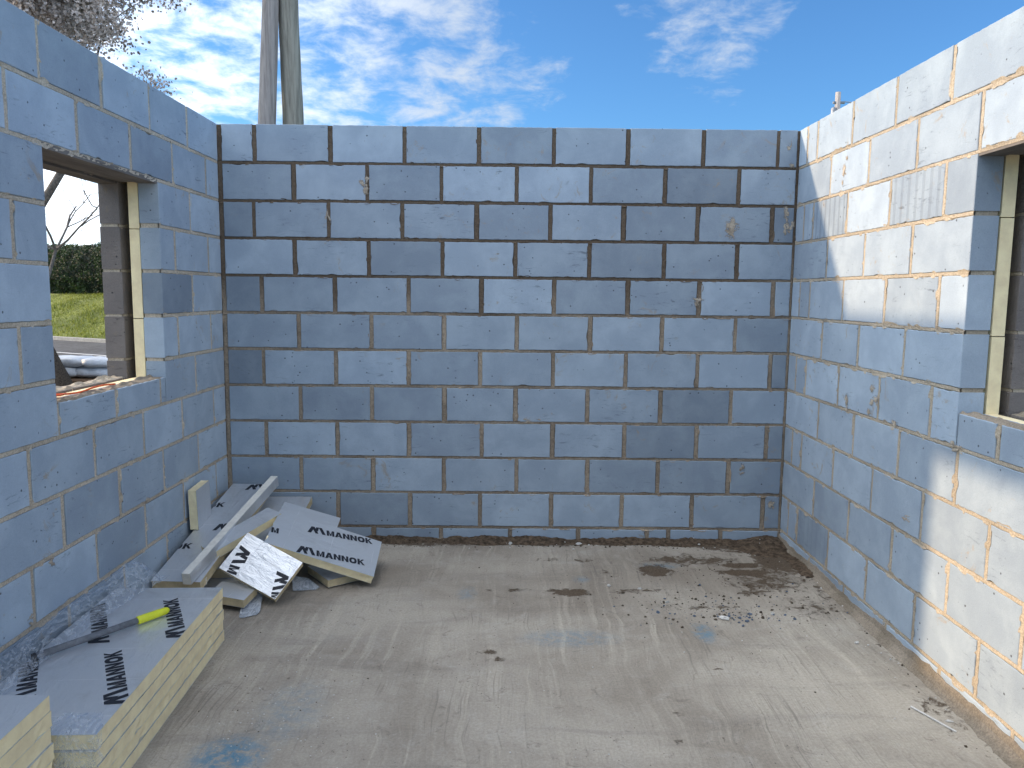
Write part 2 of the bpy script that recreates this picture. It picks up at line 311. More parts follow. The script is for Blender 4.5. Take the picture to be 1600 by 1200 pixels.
# ------------------------------------------------------------------ mesh helpers
class MB:
    def __init__(s): s.v, s.f, s.m, s.c = [], [], [], []
    def vert(s, p, c=(1, 0, 0)): s.v.append(tuple(p)); s.c.append(c); return len(s.v)-1
    def face(s, idx, m=0): s.f.append(tuple(idx)); s.m.append(m)
    def box(s, a, b, m=0, c=(1, 0, 0), skip=()):
        x0, y0, z0 = a; x1, y1, z1 = b
        i = [s.vert(p, c) for p in ((x0, y0, z0), (x1, y0, z0), (x1, y1, z0), (x0, y1, z0), (x0, y0, z1), (x1, y0, z1), (x1, y1, z1), (x0, y1, z1))]
        for q in ((0, 3, 2, 1), (4, 5, 6, 7), (0, 1, 5, 4), (1, 2, 6, 5), (2, 3, 7, 6), (3, 0, 4, 7)): s.face([i[k] for k in q], m)
    def tube(s, pts, radii, seg=8, m=0, c=(1, 0, 0), cap=True):
        pts = [Vector(p) for p in pts]; rings = []
        ref = Vector((0.3, 0.2, 1)).normalized()
        for i, p in enumerate(pts):
            t = (pts[min(i+1, len(pts)-1)]-pts[max(i-1, 0)]).normalized()
            a = t.cross(ref)
            if a.length < 0.05: a = t.cross(Vector((1, 0, 0)))
            a.normalize(); b = t.cross(a)
            r = radii[i] if hasattr(radii, '__len__') else radii
            rings.append([s.vert(p+(a*math.cos(k*2*math.pi/seg)+b*math.sin(k*2*math.pi/seg))*r, c) for k in range(seg)])
        for A, B in zip(rings, rings[1:]):
            for k in range(seg): s.face((A[k], A[(k+1) % seg], B[(k+1) % seg], B[k]), m)
        if cap: s.face(rings[0][::-1], m); s.face(rings[-1], m)
    def build(s, name, mats, parent=None, smooth=False, colors=None):
        me = bpy.data.meshes.new(name); me.from_pydata(s.v, [], s.f)
        for x in (mats if isinstance(mats, (list, tuple)) else [mats]): me.materials.append(x)
        me.polygons.foreach_set('material_index', s.m)
        if smooth: me.polygons.foreach_set('use_smooth', [True]*len(s.f))
        if colors:
            at = me.color_attributes.new(colors, 'FLOAT_COLOR', 'POINT')
            arr = np.ones((len(s.v), 4), dtype=np.float32); arr[:, :3] = np.array(s.c, dtype=np.float32); at.data.foreach_set('color', arr.ravel())
        me.update()
        o = bpy.data.objects.new(name, me); COL.objects.link(o)
        if parent: o.parent = parent
        return o
def fix_normals(o):
    bm = bmesh.new(); bm.from_mesh(o.data); bmesh.ops.recalc_face_normals(bm, faces=bm.faces); bm.to_mesh(o.data); bm.free()
def tag(o, label, cat, group=None):
    o['label'] = label; o['category'] = cat
    if group: o['group'] = group
    return o
def struct(o): o['kind'] = 'structure'; return o
def stuff(o, label, cat): o['kind'] = 'stuff'; o['label'] = label; o['category'] = cat; return o
def thing(name, label, cat, loc=(0, 0, 0), group=None, mtx=None):
    o = bpy.data.objects.new(name, None); COL.objects.link(o); o.empty_display_size = 0.1
    if mtx is not None: o.matrix_world = mtx
    else: o.location = loc
    return tag(o, label, cat, group)
def nz(x, y, z=0.0): return mn.noise(Vector((x, y, z)))

# ------------------------------------------------------------------ block walls
class Frame:                                                # (u along wall, z up, d out of the wall towards the room)
    def __init__(s, kind): s.k = kind
    def p(s, u, z, d):
        if s.k == 'back': return (u, YB-d, z)
        if s.k == 'left': return (XL+d, u, z)
        return (XR-d, u, z)
def cut_spans(u0, u1, z0, z1, op):
    """a block rectangle minus the opening -> [(u0,u1,z0,z1, open_left, open_right, open_top)]"""
    if not op: return [(u0, u1, z0, z1, 0, 0, 0)]
    a, b, c, d = op; out = []
    if z1 <= c+1e-4 or z0 >= d-1e-4 or u1 <= a or u0 >= b: return [(u0, u1, z0, z1, 0, 0, 0)]
    if u0 < a-0.02: out.append((u0, a, z0, z1, 0, 1, 0))
    if u1 > b+0.02: out.append((b, u1, z0, z1, 1, 0, 0))
    if z0 < c-0.02: out.append((max(u0, a), min(u1, b), z0, c, 0, 0, 1))
    return out
def leaf(fr, name, parent, rows, ulim, op, d0, thick, mb_mat, mo_mat, seed, perp=0.020, bed=0.014, rec=0.002, smear=0.3, step=0.02, special=None, smears=None, cornergap=(0.0, 0.0)):
    R = random.Random(seed); B = MB(); Mo = MB()
    U0, U1 = ulim
    pieces = []
    for ri, (z0, z1, js) in enumerate(rows):
        e = [U0]+[j for j in sorted(js) if U0+0.03 < j < U1-0.03]+[U1]
        for bi, (a, b) in enumerate(zip(e, e[1:])):
            for q in cut_spans(a, b, z0, z1, op): pieces.append((ri, bi, *q))
    for ri, bi, a, b, z0, z1, ol, orr, ot in pieces:
        hp = perp/2
        la = a+(0 if ol else (cornergap[0] if abs(a-U0) < 1e-6 else hp+R.uniform(-.003, .004)))
        lb = b-(0 if orr else (cornergap[1] if abs(b-U1) < 1e-6 else hp+R.uniform(-.003, .004)))
        top = z1-(0 if (ot or ri == 0) else bed/2+R.uniform(-.0015, .002)); bot = z0+bed/2+R.uniform(-.0015, .002)
        if lb-la < 0.02 or top-bot < 0.02: continue
        tone = min(1, max(0, R.gauss(0.74, 0.20))); rib = 0.0
        if special and (ri, bi) in special:
            tone, rib = special[(ri, bi)]
        c = (tone, rib, R.random())
        # irregular outline of the face
        out = []; w, h = lb-la, top-bot; nu, nv = max(2, int(w/step)), max(2, int(h/step)); sd = R.uniform(0, 100)
        jag = 0.0022
        def jit(t, k):
            v = abs(nz(t*38+sd, k*7.7+sd))*jag*2.0 + max(0, nz(t*9+sd*2, k*3.1)-0.42)*0.03
            return v
        tl = 0 if ol else 1; tr = 0 if orr else 1
        for i in range(nu): out.append((la+w*i/nu, bot+jit(la+w*i/nu, 0), 0))
        for i in range(nv): out.append((lb-tr*jit(bot+h*i/nv, 1), bot+h*i/nv, 1))
        for i in range(nu): out.append((lb-w*i/nu, top-jit(lb-w*i/nu, 2), 2))
        for i in range(nv): out.append((la+tl*jit(top-h*i/nv, 3), top-h*i/nv, 3))
        cu, cz = (la+lb)/2, (bot+top)/2; d_off = R.uniform(-0.0012, 0.0012)+d0
        def shrink(u, z, e): return (u-e*(1 if u > cu else -1)*(1 if abs(u-cu) > w/2-0.012 else 0), z-e*(1 if z > cz else -1)*(1 if abs(z-cz) > h/2-0.012 else 0))
        f0 = []; f1 = []; f2 = []
        for u, z, k in out:
            su, sz = shrink(u, z, 0.0022)
            f0.append(B.vert(fr.p(su, sz, d_off), c)); f1.append(B.vert(fr.p(u, z, d_off-0.002), c)); f2.append(B.vert(fr.p(u, z, d_off-thick), c))
        n = len(f0); B.face(f0)
        for i in range(n):
            j = (i+1) % n; B.face((f1[i], f1[j], f0[j], f0[i])); B.face((f2[i], f2[j], f1[j], f1[i]))
        B.face(f2[::-1])
    o = B.build(name, mb_mat, parent, colors='tone'); fix_normals(o)
    # mortar: a core slab behind the faces, and jagged strips along every joint
    zb, zt = rows[-1][0], rows[0][1]
    def slab(a, b, z0, z1):
        p, q = fr.p(a, z0, d0-0.012), fr.p(b, z1, d0-thick+0.004)
        Mo.box([min(x, y) for x, y in zip(p, q)], [max(x, y) for x, y in zip(p, q)])
    if op:
        a, b, c, d = op; g_ = 0.004
        slab(U0+.001, a-g_, zb, zt-.004); slab(b+g_, U1-.001, zb, zt-.004); slab(a-g_, b+g_, zb, c-g_); slab(a-g_, b+g_, d+g_, zt-.004)
    else: slab(U0+.001, U1-.001, zb, zt-.004)
    def strip(u0, z0, u1, z1, w):
        L = math.hypot(u1-u0, z1-z0); n = max(2, int(L/0.014)); du, dz = (u1-u0)/L, (z1-z0)/L; px, pz = -dz, du
        sd = R.uniform(0, 500); prev = None
        for i in range(n+1):
            t = L*i/n; cu, cz = u0+du*t, z0+dz*t; ring = []
            for side in (-1, 1):
                s_ = nz((cu+cz)*21+sd, side*5.3, sd)
                sm = s_ > (0.50-smear*0.45)
                wide = w/2+0.003+(max(0, s_-(0.5-smear*0.45))*0.055*smear if sm else 0)
                dd = d0+(0.0015 if sm else -0.0075)
                ring.append((side*wide, dd, side*(w/2-0.002), d0-rec+nz(t*60, sd, side)*0.002))
            pr = [(ring[0][0], ring[0][1]), (ring[0][2], ring[0][3]), (0, d0-rec+nz(t*50, sd)*0.003), (ring[1][2], ring[1][3]), (ring[1][0], ring[1][1])]
            vs = [Mo.vert(fr.p(cu+px*o_, cz+pz*o_, dd_)) for o_, dd_ in pr]
            if prev:
                for k in range(4): Mo.face((prev[k], prev[k+1], vs[k+1], vs[k]))
            prev = vs
    def spans(a, b, z):                                      # parts of a bed joint outside the opening
        if op and op[2]-0.01 < z < op[3]-0.01:
            return [s_ for s_ in ((a, min(b, op[0])), (max(a, op[1]), b)) if s_[1]-s_[0] > 0.03]
        return [(a, b)]
    for ri, (z0, z1, js) in enumerate(rows):
        if ri < len(rows):
            for a, b in spans(U0, U1, z0): strip(a, z0, b, z0, bed)
        for j in js:
            if not (U0+0.03 < j < U1-0.03): continue
            if op and op[0] < j < op[1]:
                if z0 >= op[2]-.001 and z1 <= op[3]+.001: continue
                if z0 < op[2] < z1: strip(j, z0, j, op[2]-0.004, perp); continue
            strip(j, z0, j, z1-(0.004 if ri == 0 else 0), perp)
    if cornergap[0]: strip(U0+cornergap[0]/2, zb, U0+cornergap[0]/2, zt-.004, cornergap[0])
    if cornergap[1]: strip(U1-cornergap[1]/2, zb, U1-cornergap[1]/2, zt-.004, cornergap[1])
    for su, sz, sw, sh, n_ in (smears or ()):
        for q_ in range(min(4, n_)):
            cu, cz = su+R.gauss(0, sw*.22), sz+R.gauss(0, sh*.30); rw, rh = sw*R.uniform(.3, .6), sh*R.uniform(.2, .45); K = 22; sd = R.uniform(0, 99); ph_ = R.uniform(-.5, .5)
            pts = []
            for k in range(K):
                t = 2*math.pi*k/K; rr = 1+0.55*nz(math.cos(t)*1.8+sd, math.sin(t)*1.8)+.25*nz(math.cos(t)*6+sd, math.sin(t)*6); x_, y_ = math.cos(t)*rw*rr, math.sin(t)*rh*rr
                pts.append((cu+x_*math.cos(ph_)-y_*math.sin(ph_), cz+x_*math.sin(ph_)+y_*math.cos(ph_)))
            ctr = Mo.vert(fr.p(cu, cz, d0+.0035), (1, 1, 1)); ring = [Mo.vert(fr.p(a_, b_, d0+.0005), (0, 0, 0)) for a_, b_ in pts]
            for k in range(K): Mo.face((ctr, ring[k], ring[(k+1) % K]), 1)
    m = Mo.build('mortar_joints', [mo_mat, M_SMEAR], parent, colors='tone'); fix_normals(m)
    return o, m

ZE = [H-0.225*k for k in range(12)]+[-0.14]
def rows_of(joints_by_row):
    return [(ZE[k+1], ZE[k], joints_by_row(k+1)) for k in range(12)]
def prog(first, lo, hi, jit=0.0, seed=0):
    R = random.Random(seed); out = []; x = first
    while x > lo: x -= 0.45
    x += 0.45
    while x < hi: out.append(x+R.uniform(-jit, jit)); x += 0.45
    return out
# back wall
odd_b = {1: -1.53, 3: -1.545, 5: -1.515, 7: -1.512, 9: -1.508, 11: -1.514}
ev_b = {2: -1.305, 4: -1.300, 6: -1.290, 8: -1.292, 10: -1.290}
def jb(r):
    if r == 12: return [-1.29, -0.84, -0.41, 0.03, 0.465, 0.905, 1.04, 1.375]
    return prog(odd_b.get(r) or ev_b.get(r), XL, XR, 0.004, r)
sp_back = {(1, 6): (0.12, 0), (1, 2): (0.45, 0), (2, 0): (0.25, 0), (4, 0): (0.2, 0), (6, 0): (0.1, 0), (7, 6): (0.22, 0), (8, 8): (0.3, 0), (5, 7): (0.4, 0), (7, 2): (0.42, 0), (9, 5): (.5, 0), (9, 7): (.4, 0), (3, 6): (.5, 0), (6, 3): (.55, 0), (8, 3): (.55, 0), (2, 8): (0.2, 0), (6, 8): (.25, 0)}
backw = thing('back_block_wall', 'plain grey block wall at the far end of the room without any window', 'wall', (0, YB, 0))
backw.name = 'block_wall'
def to_local(o):                                            # keep world-space mesh under an Empty that stands at the wall's foot
    o.matrix_parent_inverse = Matrix.Translation(-Vector(o.parent.location))
fb = Frame('back')
lf = leaf(fb, 'inner_leaf', backw, rows_of(jb), (XL, XR), None, 0.0, 0.10, M_BLOCK, M_MORTAR_BACK, 11, perp=0.024, bed=0.016, rec=0.005, smear=0.36, special=sp_back, cornergap=(0.026, 0.014), smears=((-.868, 2.23, .06, .16, 9), (1.365, 1.98, .10, .17, 5), (1.165, 1.55, .07, .07, 4), (1.70, 2.0, .05, .2, 6), (.10, .77, .05, .03, 2), (1.50, .47, .05, .06, 4), (.22, .77, .06, .02, 2), (1.69, .25, .05, .08, 5), (1.70, 2.42, .04, .1, 3), (-1.1, 2.0, .03, .12, 3)))
for o in lf: to_local(o)
# side walls
def jr(r):
    base = {1: .271, 3: .269, 5: .279, 7: .283, 9: .275, 11: .27}
    evn = {2: .484, 4: .492, 6: .485, 8: .495, 10: .493, 12: .49}
    if r in base: d = [0.125, base[r]]+[base[r]+.45*k for k in range(1, 16)]
    else: d = [evn[r]+.45*k for k in range(16)]
    return [YB-x for x in d]
def jl(r):
    if r % 2: d = [{1: .433, 9: .44}.get(r, .437)+.45*k for k in range(16)]
    else: d = [.19]+[{2: .64, 8: .637, 10: .66}.get(r, .645)+.45*k for k in range(16)]
    return [YB-x for x in d]
OPL = (3.000, 3.968, 1.12, 2.11); OPR = (2.000, 2.965, 1.12, 2.11)
def row_idx_u(js, depth):                                   # index of the block (counted from the near end) at a given depth
    e = [YN]+[j for j in sorted(js) if YN+0.03 < j < YB-0.03]+[YB]
    for i, (a, b) in enumerate(zip(e, e[1:])):
        if a <= YB-depth < b: return i
sp_r = {}
for r, dep, t, rb in ((3, 0.45, 0.45, 1.0), (3, 1.35, 0.55, 0.8), (3, .2, .6, 0.4), (1, 1.5, .55, 0), (2, 1.2, .6, .0), (1, 1.0, .62, 0.0), (2, 0.7, .95, 0.0), (11, .3, .35, .3)):
    sp_r[(r-1, row_idx_u(jr(r), dep))] = (t, rb)
rightw = thing('block_wall', 'sunlit grey block wall with sandy mortar joints and a window opening at the right edge', 'wall', (XR, YB, 0))
leftw = thing('block_wall', 'shaded grey block wall with the open window onto the road and grass bank', 'wall', (XL, YB, 0))
fl, frr = Frame('left'), Frame('right')
for o in leaf(frr, 'inner_leaf', rightw, rows_of(jr), (YN, YB), OPR, 0.0, 0.10, M_BLOCK, M_MORTAR_RIGHT, 23, perp=0.020, bed=0.015, rec=0.0015, smear=0.50, special=sp_r, smears=((4.13, 2.215, .07, .10, 4), (3.66, 1.09, .10, .10, 9), (3.95, 1.02, .06, .10, 4), (3.45, 1.0, .08, .05, 4), (2.98, .99, .12, .04, 4), (3.3, .60, .09, .03, 5), (2.45, .82, .08, .04, 4), (2.2, 1.3, .1, .04, 3))): to_local(o)
for o in leaf(fl, 'inner_leaf', leftw, rows_of(jl), (YN, YB), OPL, 0.0, 0.10, M_BLOCK, M_MORTAR_LEFT, 31, perp=0.023, bed=0.017, rec=0.003, smear=0.35, smears=((3.2, 1.0, .06, .02, 3), (2.9, .52, .05, .04, 3), (3.7, .55, .05, .05, 3), (2.75, .35, .05, .03, 3))): to_local(o)
# outer leaves
def jo(ph): return lambda r: prog(ph+(0.225 if r % 2 else 0), -3, 6)
for fr, par, op, ph, ulim in ((fl, leftw, OPL, 0.1, (YN, YB+0.30)), (frr, rightw, OPR, 0.17, (YN, YB+0.30)), (fb, backw, None, 0.0, (XL-0.19, XR+0.19))):
    for o in leaf(fr, 'outer_leaf', par, rows_of(jo(ph)), ulim, op, -0.20, 0.10, M_BLOCK_OUT, M_MORTAR_LEFT, 5, perp=0.016, bed=0.014, rec=0.004, smear=0.4, step=0.05): to_local(o)
    # cavity insulation boards
    k = 0
    for z0, z1 in ((0, .52), (.52, .97), (.97, 1.42), (1.42, 1.87), (1.87, 2.32), (2.32, 2.53)):
        a, b = ulim if fr.k != 'back' else (XL, XR)
        if fr.k != 'back': b = YB-0.002
        for sp in (cut_spans(a, b, z0, z1, op) if op else [(a, b, z0, z1, 0, 0, 0)]):
            k += 1; m = MB(); da = -0.1035-rnd.uniform(0, 0.010)
            p, q = fr.p(sp[0]+(0.002 if sp[4] else 0), sp[2]+0.002, da), fr.p(sp[1]-(0.002 if sp[5] else 0), sp[3]-0.002, da-0.05)
            m.box([min(x, y) for x, y in zip(p, q)], [max(x, y) for x, y in zip(p, q)])
            o = m.build('insulation_board', M_FOAM, par); to_local(o)
    if op:
        for nm, dA, dB, zz0, zz1 in (('lintel', -0.003, -0.098, 2.094, 2.1155), ('lintel', -0.204, -0.296, 2.09, 2.1155), ('cavity_tray', -0.102, -0.199, 2.100, 2.112)):
            m = MB(); p, q = fr.p(op[0]+.003, zz0, dA), fr.p(op[1]-.003, zz1, dB)
            m.box([min(x, y) for x, y in zip(p, q)], [max(x, y) for x, y in zip(p, q)])
            to_local(m.build(nm, M_LINTEL, par))
        # mortar bed dropped along both sills
        for dA, dB in ((-0.004, -0.094), (-0.205, -0.295)):
            m = MB(); N = 50; rows_ = []
            for i in range(N+1):
                u = op[0]+0.003+(op[1]-op[0]-0.006)*i/N; row = []
                for j in range(7):
                    d = dA+(dB-dA)*j/6+(nz(u*25, j*3.3)*0.006 if j in (1, 5) else 0)
                    z = op[2]+(-0.003 if j in (0, 6) else 0.0015+max(0, nz(u*16, j*1.1, dA*50))*0.022)
                    row.append(m.vert(fr.p(u, z, d)))
                rows_.append(row)
            for A, Bq in zip(rows_, rows_[1:]):
                for j in range(6): m.face((A[j], A[j+1], Bq[j+1], Bq[j]))
            o = m.build('sill_mortar', M_SKIRT if dA > -.1 else M_MORTAR_RIGHT, par); fix_normals(o); to_local(o)
# mortar skirting along the foot of the right wall, thin one on the left
def skirting(fr, par, u0, u1, hgt, wid, mt):
    m = MB(); N = int((u1-u0)/0.03); prev = None
    for i in range(N+1):
        u = u0+(u1-u0)*i/N; hh = hgt*(0.85+0.35*nz(u*3, 1.7)+0.25*nz(u*17, 4.2)); ww = wid*(0.9+0.5*nz(u*2.2, 9)+0.3*nz(u*19, 2))
        vs = [m.vert(fr.p(u, z, d)) for z, d in ((hh+.002, -.004), (hh, 0.004+.004*nz(u*22, 5)), (hh*0.55, 0.010+0.004*nz(u*30, 7)), (0.012, ww*0.5), (-0.004, ww))]
        if prev:
            for k in range(4): m.face((prev[k], prev[k+1], vs[k+1], vs[k]))
        prev = vs
    o = m.build('mortar_skirting', mt, par, smooth=False); fix_normals(o); to_local(o)
skirting(frr, rightw, YN, YB, 0.062, 0.05, M_SKIRT)
skirting(fl, leftw, YN, YB, 0.03, 0.03, M_SKIRT)
skirting(fb, backw, XL, XR, 0.012, 0.02, M_SKIRT)

# ------------------------------------------------------------------ floor slab
MUD = [(0.34, 3.93, .12, .055, .9), (0.86, 4.27, .10, .10, .9), (1.38, 4.36, .12, .045, 1.0), (1.36, 4.24, .16, .05, 1.0), (-0.08, 3.24, .05, .03, .75), (-.02, 3.17, .035, .03, .7),
       (0.57, 4.25, .05, .07, .6), (1.62, 4.42, .16, .22, .9), (1.70, 3.95, .07, .25, .55), (1.32, 3.95, .12, .06, .65), (0.70, 3.95, .2, .05, .6), (1.0, 3.75, .3, .06, .55), (0.05, 3.95, .05, .03, .7), (0.13, 3.97, .04, .02, .65), (-.08, 3.95, .03, .025, .7),
       (0.66, 2.75, .05, .03, .55), (0.77, 2.58, .05, .02, .6), (0.62, 2.56, .03, .02, .6), (1.66, 2.75, .1, .3, .5), (1.45, 4.1, .28, .22, .62), (1.1, 4.45, .35, .12, .66), (.45, 4.42, .12, .05, .6), (1.55, 3.75, .15, .2, .56), (.25, 4.45, .10, .05, .55), (1.72, 2.2, .06, .5, .5), (0.9, 3.1, .03, .02, .6), (.72, 3.2, .04, .015, .55),
       (-0.9, 3.0, .05, .03, .5), (-1.0, 2.9, .12, .05, .42), (-.75, 2.6, .02, .02, .6), (-.4, 2.85, .3, .012, .42)]
BLUE = [(-0.93, 2.45, .13, .13, 1.0), (-0.80, 2.75, .12, .22, .35), (0.30, 3.38, .22, .09, .45), (0.93, 3.45, .05, .10, .8), (0.42, 4.12, .05, .05, .4), (-.2, 3.9, .05, .1, .35), (.9, 4.35, .12, .05, .5), (-.6, 2.2, .2, .1, .25)]
m = MB(); xs = np.arange(XL-0.09, XR+0.091, 0.0182); ys = np.arange(YN-0.5, YB+0.09, 0.0205); idx = {}
for j, y in enumerate(ys):
    for i, x in enumerate(xs):
        mud = 0.0
        for cx, cy, rx, ry, a in MUD:
            q = ((x-cx)/rx)**2+((y-cy)/ry)**2
            if q < 4: mud = max(mud, a*(1-q*0.42))
        dby = YB-y; edge = 0.10+0.07*nz(x*2.5, 3.3)+0.22*max(0, (x-1.1)/0.65)
        mud = max(mud, 1.05-dby/edge*0.55 if x > -0.9 else 0)
        mud = max(mud, 0.60-(XR-x)/0.30)
        blue = 0.0
        for cx, cy, rx, ry, a in BLUE:
            q = ((x-cx)/rx)**2+((y-cy)/ry)**2
            if q < 1.5: blue = max(blue, a*max(0, 1-q*0.7))
        wear = max(0, min(1, 0.9-abs(y-4.15)/0.55+0.5*nz(x*2, y*2)))*(0.55 if x > 0 else 0.25)
        z = 0.0025*nz(x*1.5, y*1.5)+0.0012*nz(x*14, y*2.0, 3)+(0.004*max(0, nz(x*30, y*30))*max(0, mud-0.3))
        m.vert((x, y, z), (max(0, mud), blue, wear))
nx = len(xs)
for j in range(len(ys)-1):
    for i in range(nx-1): a = j*nx+i; m.face((a, a+1, a+1+nx, a+nx))
floor = struct(m.build('floor', M_FLOOR, smooth=True, colors='mark'))

# ------------------------------------------------------------------ loose soil along the back wall
def mound(name, label, cat, cx, cy, fn, nxm, nym, wx, wy, mt, kind=None):
    m = MB()
    for j in range(nym+1):
        for i in range(nxm+1):
            x = cx-wx/2+wx*i/nxm; y = cy-wy/2+wy*j/nym; m.vert((x, y, fn(x, y)))
    for j in range(nym):
        for i in range(nxm): a = j*(nxm+1)+i; m.face((a, a+1, a+2+nxm, a+1+nxm))
    o = m.build(name, mt, smooth=False)
    if kind: o['kind'] = kind; o['label'] = label; o['category'] = cat
    else: tag(o, label, cat)
    return o
def soil_h(x, y):
    d = YB-y
    h = (0.030+0.022*nz(x*3.1, 1.2)+0.012*nz(x*11, 6.2))*max(0, 1-d/(0.10+0.04*nz(x*4, 7.7)))
    if x < -0.85: h *= max(0, 1-(-0.85-x)/0.15)
    d2 = math.hypot((x-1.66)/0.30, (y-4.76)/0.30); h = max(h, 0.060*max(0, 1-d2)**1.3)
    d3 = max(0, 1-(XR-x)/0.10)*max(0, 1-abs(y-4.35)/0.5); h = max(h, 0.03*d3)
    h += 0.006*nz(x*45, y*45)*(1 if h > 0.004 else 0)+0.003*nz(x*120, y*120)*(1 if h > 0.004 else 0)
    return h-0.0045
mound('soil_ridge', 'dark brown soil piled along the foot of the back wall and into its right corner', 'soil', 0.41, 4.475, soil_h, 260, 62, 2.66, 0.62, M_SOIL, 'stuff')

def rock(mb, c, r, R, m=0, flat=0.6):
    vs = []
    for th in (-60, 0, 60):
        for k in range(6):
            a = k*math.pi/3+R.uniform(-.25, .25)+(0.5 if th else 0); t = math.radians(th+R.uniform(-12, 12)); rr = r*R.uniform(.65, 1.15)
            vs.append(mb.vert((c[0]+rr*math.cos(t)*math.cos(a), c[1]+rr*math.cos(t)*math.sin(a)*R.uniform(.7, 1), c[2]+rr*math.sin(t)*flat)))
    a, b, d = vs[:6], vs[6:12], vs[12:]
    mb.face(a[::-1], m); mb.face(d, m)
    for p, q in ((a, b), (b, d)):
        for k in range(6): mb.face((p[k], p[(k+1) % 6], q[(k+1) % 6], q[k]), m)
R = random.Random(3); m = MB()
def scatter(n, cx, cy, sx, sy, r0, r1, mats_=(0,)):
    for _ in range(n):
        x, y = R.gauss(cx, sx), R.gauss(cy, sy)
        if not (-1.7 < x < XR-0.02 and 1.6 < y < YB-0.01): continue
        r = R.uniform(r0, r1)*R.choice((.3, .45, .8)); rock(m, (x, y, r*0.35+max(0, soil_h(x, y) if y > 4.2 and x > -.9 else 0)), r, R, R.choice(mats_))
scatter(260, 1.15, 3.72, .30, .12, .004, .012, (0, 0, 0, 2)); scatter(200, 1.3, 4.1, .3, .25, .003, .009); scatter(90, .6, 3.9, .35, .15, .003, .008)
scatter(130, .5, 3.2, 1.0, .9, .002, .006, (0, 0, 1)); scatter(90, 1.66, 3.2, .05, .8, .003, .009, (0, 0, 1)); scatter(50, 1.1, 3.62, .15, .03, .008, .016, (2, 0, 2)); scatter(110, -.9, 2.7, .2, .5, .002, .0055, (1, 1, 0))
for _ in range(90):
    x, y = R.gauss(-.82, .16), R.gauss(2.65, .25); r = R.uniform(.0015, .0045)
    if x > -1.15: rock(m, (x, y, .001), r, R, 1, .3)
for x in np.arange(-.8, 1.7, .012): scatter(1, x, 4.70, .02, .045, .004, .013, (0, 0, 0, 0, 1))
o = m.build('rubble_crumbs', [M_CRUMB, M_CHIP, M_BLUECHIP]); fix_normals(o); stuff(o, 'small mortar crumbs and grit scattered over the concrete floor', 'debris')
# pale chips one can count
chips = [(1.07, 3.60, .030, .012, 'white plaster scrap left of the blue-grey stones on the slab', ), (1.325, 3.66, .014, .010, 'small white chip lying on the blue-grey stones'),
         (0.56, 4.02, .012, .008, 'small white chip on the slab below the mud patches'), (0.72, 3.98, .012, .008, 'white chip to the right of the mud patches mid floor'),
         (0.03, 4.70, .016, .013, 'white pebble sitting on the soil ridge near mid wall'), (0.83, 3.80, .012, .008, 'white crumb in the gritty band of the floor'),
         (1.655, 2.70, .016, .006, 'white flake on the dusty floor beside the right wall'), (1.60, 3.35, .018, .007, 'long pale flake by the skirting of the right wall'),
         (0.46, 4.72, .022, .008, 'flat pale flake lying on the soil against the back wall')]
for x, y, rx, rz, lb in chips:
    m = MB(); R2 = random.Random(int(x*1000)); rock(m, (0, 0, 0), 1, R2, 0, 1.0)
    m.v = [(p[0]*rx, p[1]*rx*0.55, p[2]*rz) for p in m.v]
    o = m.build('rubble_chip', M_CHIP); fix_normals(o); o.location = (x, y, max(0, soil_h(x, y) if y > 4.2 else 0)+rz*0.6); o.rotation_euler = (0, 0, R2.uniform(-.6, .6)); tag(o, lb, 'rubble', 'pale rubble chips on the floor')

# ------------------------------------------------------------------ insulation boards and their printing
def quad(*p): return [tuple(q) for q in p]
def letters():
    t = 0.33                                                # stem width, letter height 1
    L = {}
    L['M'] = (1.12, [quad((0, 0), (t, 0), (t, 1), (0, 1)), quad((1.12-t, 0), (1.12, 0), (1.12, 1), (1.12-t, 1)),
                     quad((t, 1), (t-.02, .98), (.44, .05), (.56, .05), (.56, .36)), quad((1.12-t, 1), (.56, .36), (.56, .05), (.68, .05), (1.14-t, .98))])
    L['A'] = (1.06, [quad((-.02, 0), (.32, 0), (.66, 1), (.34, 1)), quad((.76, 0), (1.10, 0), (.74, 1), (.42, 1)), quad((.26, .2), (.80, .2), (.74, .38), (.32, .38))])
    L['N'] = (1.0, [quad((0, 0), (t, 0), (t, 1), (0, 1)), quad((1-t, 0), (1, 0), (1, 1), (1-t, 1)), quad((t-.02, 1), (t-.02, .62), (1-t+.02, 0), (1-t+.02, .38))])
    L['K'] = (1.02, [quad((0, 0), (t, 0), (t, 1), (0, 1)), quad((t, .34), (.50, .56), (1.0, 1), (.68, 1), (t, .62)), quad((.38, .46), (.72, 0), (1.04, 0), (.56, .64))])
    o = []
    n = 20
    for k in range(n):
        a, b = 2*math.pi*k/n, 2*math.pi*(k+1)/n
        def e(t_, rx, ry): return (.54+rx*math.copysign(abs(math.cos(t_))**.8, math.cos(t_)), .5+ry*math.copysign(abs(math.sin(t_))**.8, math.sin(t_)))
        o.append([e(a, .54, .51), e(b, .54, .51), e(b, .21, .23), e(a, .21, .23)])
    L['O'] = (1.08, o); return L
LET = letters()
def mark_polys():                                           # folded-ribbon emblem followed by the word, height 1, starting at x=0
    P = [quad((-.05, 0.0), (0.50, 0.0), (1.0, .72), (0.62, 1.0)), quad((0.62, 1.0), (1.10, 1.0), (1.66, 0.0), (1.18, 0.0)),
         quad((1.20, 0.62), (1.36, 1.0), (1.80, 1.0), (1.58, .34)), quad((1.74, 1.0), (2.24, 1.0), (2.80, 0.0), (2.28, 0.0))]
    P = [[(x*0.86+ (y*0.0), y*1.06) for x, y in q] for q in P]
    x = 2.55
    for ch in 'MANNOK':
        w, qs = LET[ch]
        for q in qs: P.append([(x+a*0.92, b*0.86) for a, b in q])
        x += w*0.92+0.10
    return P, x
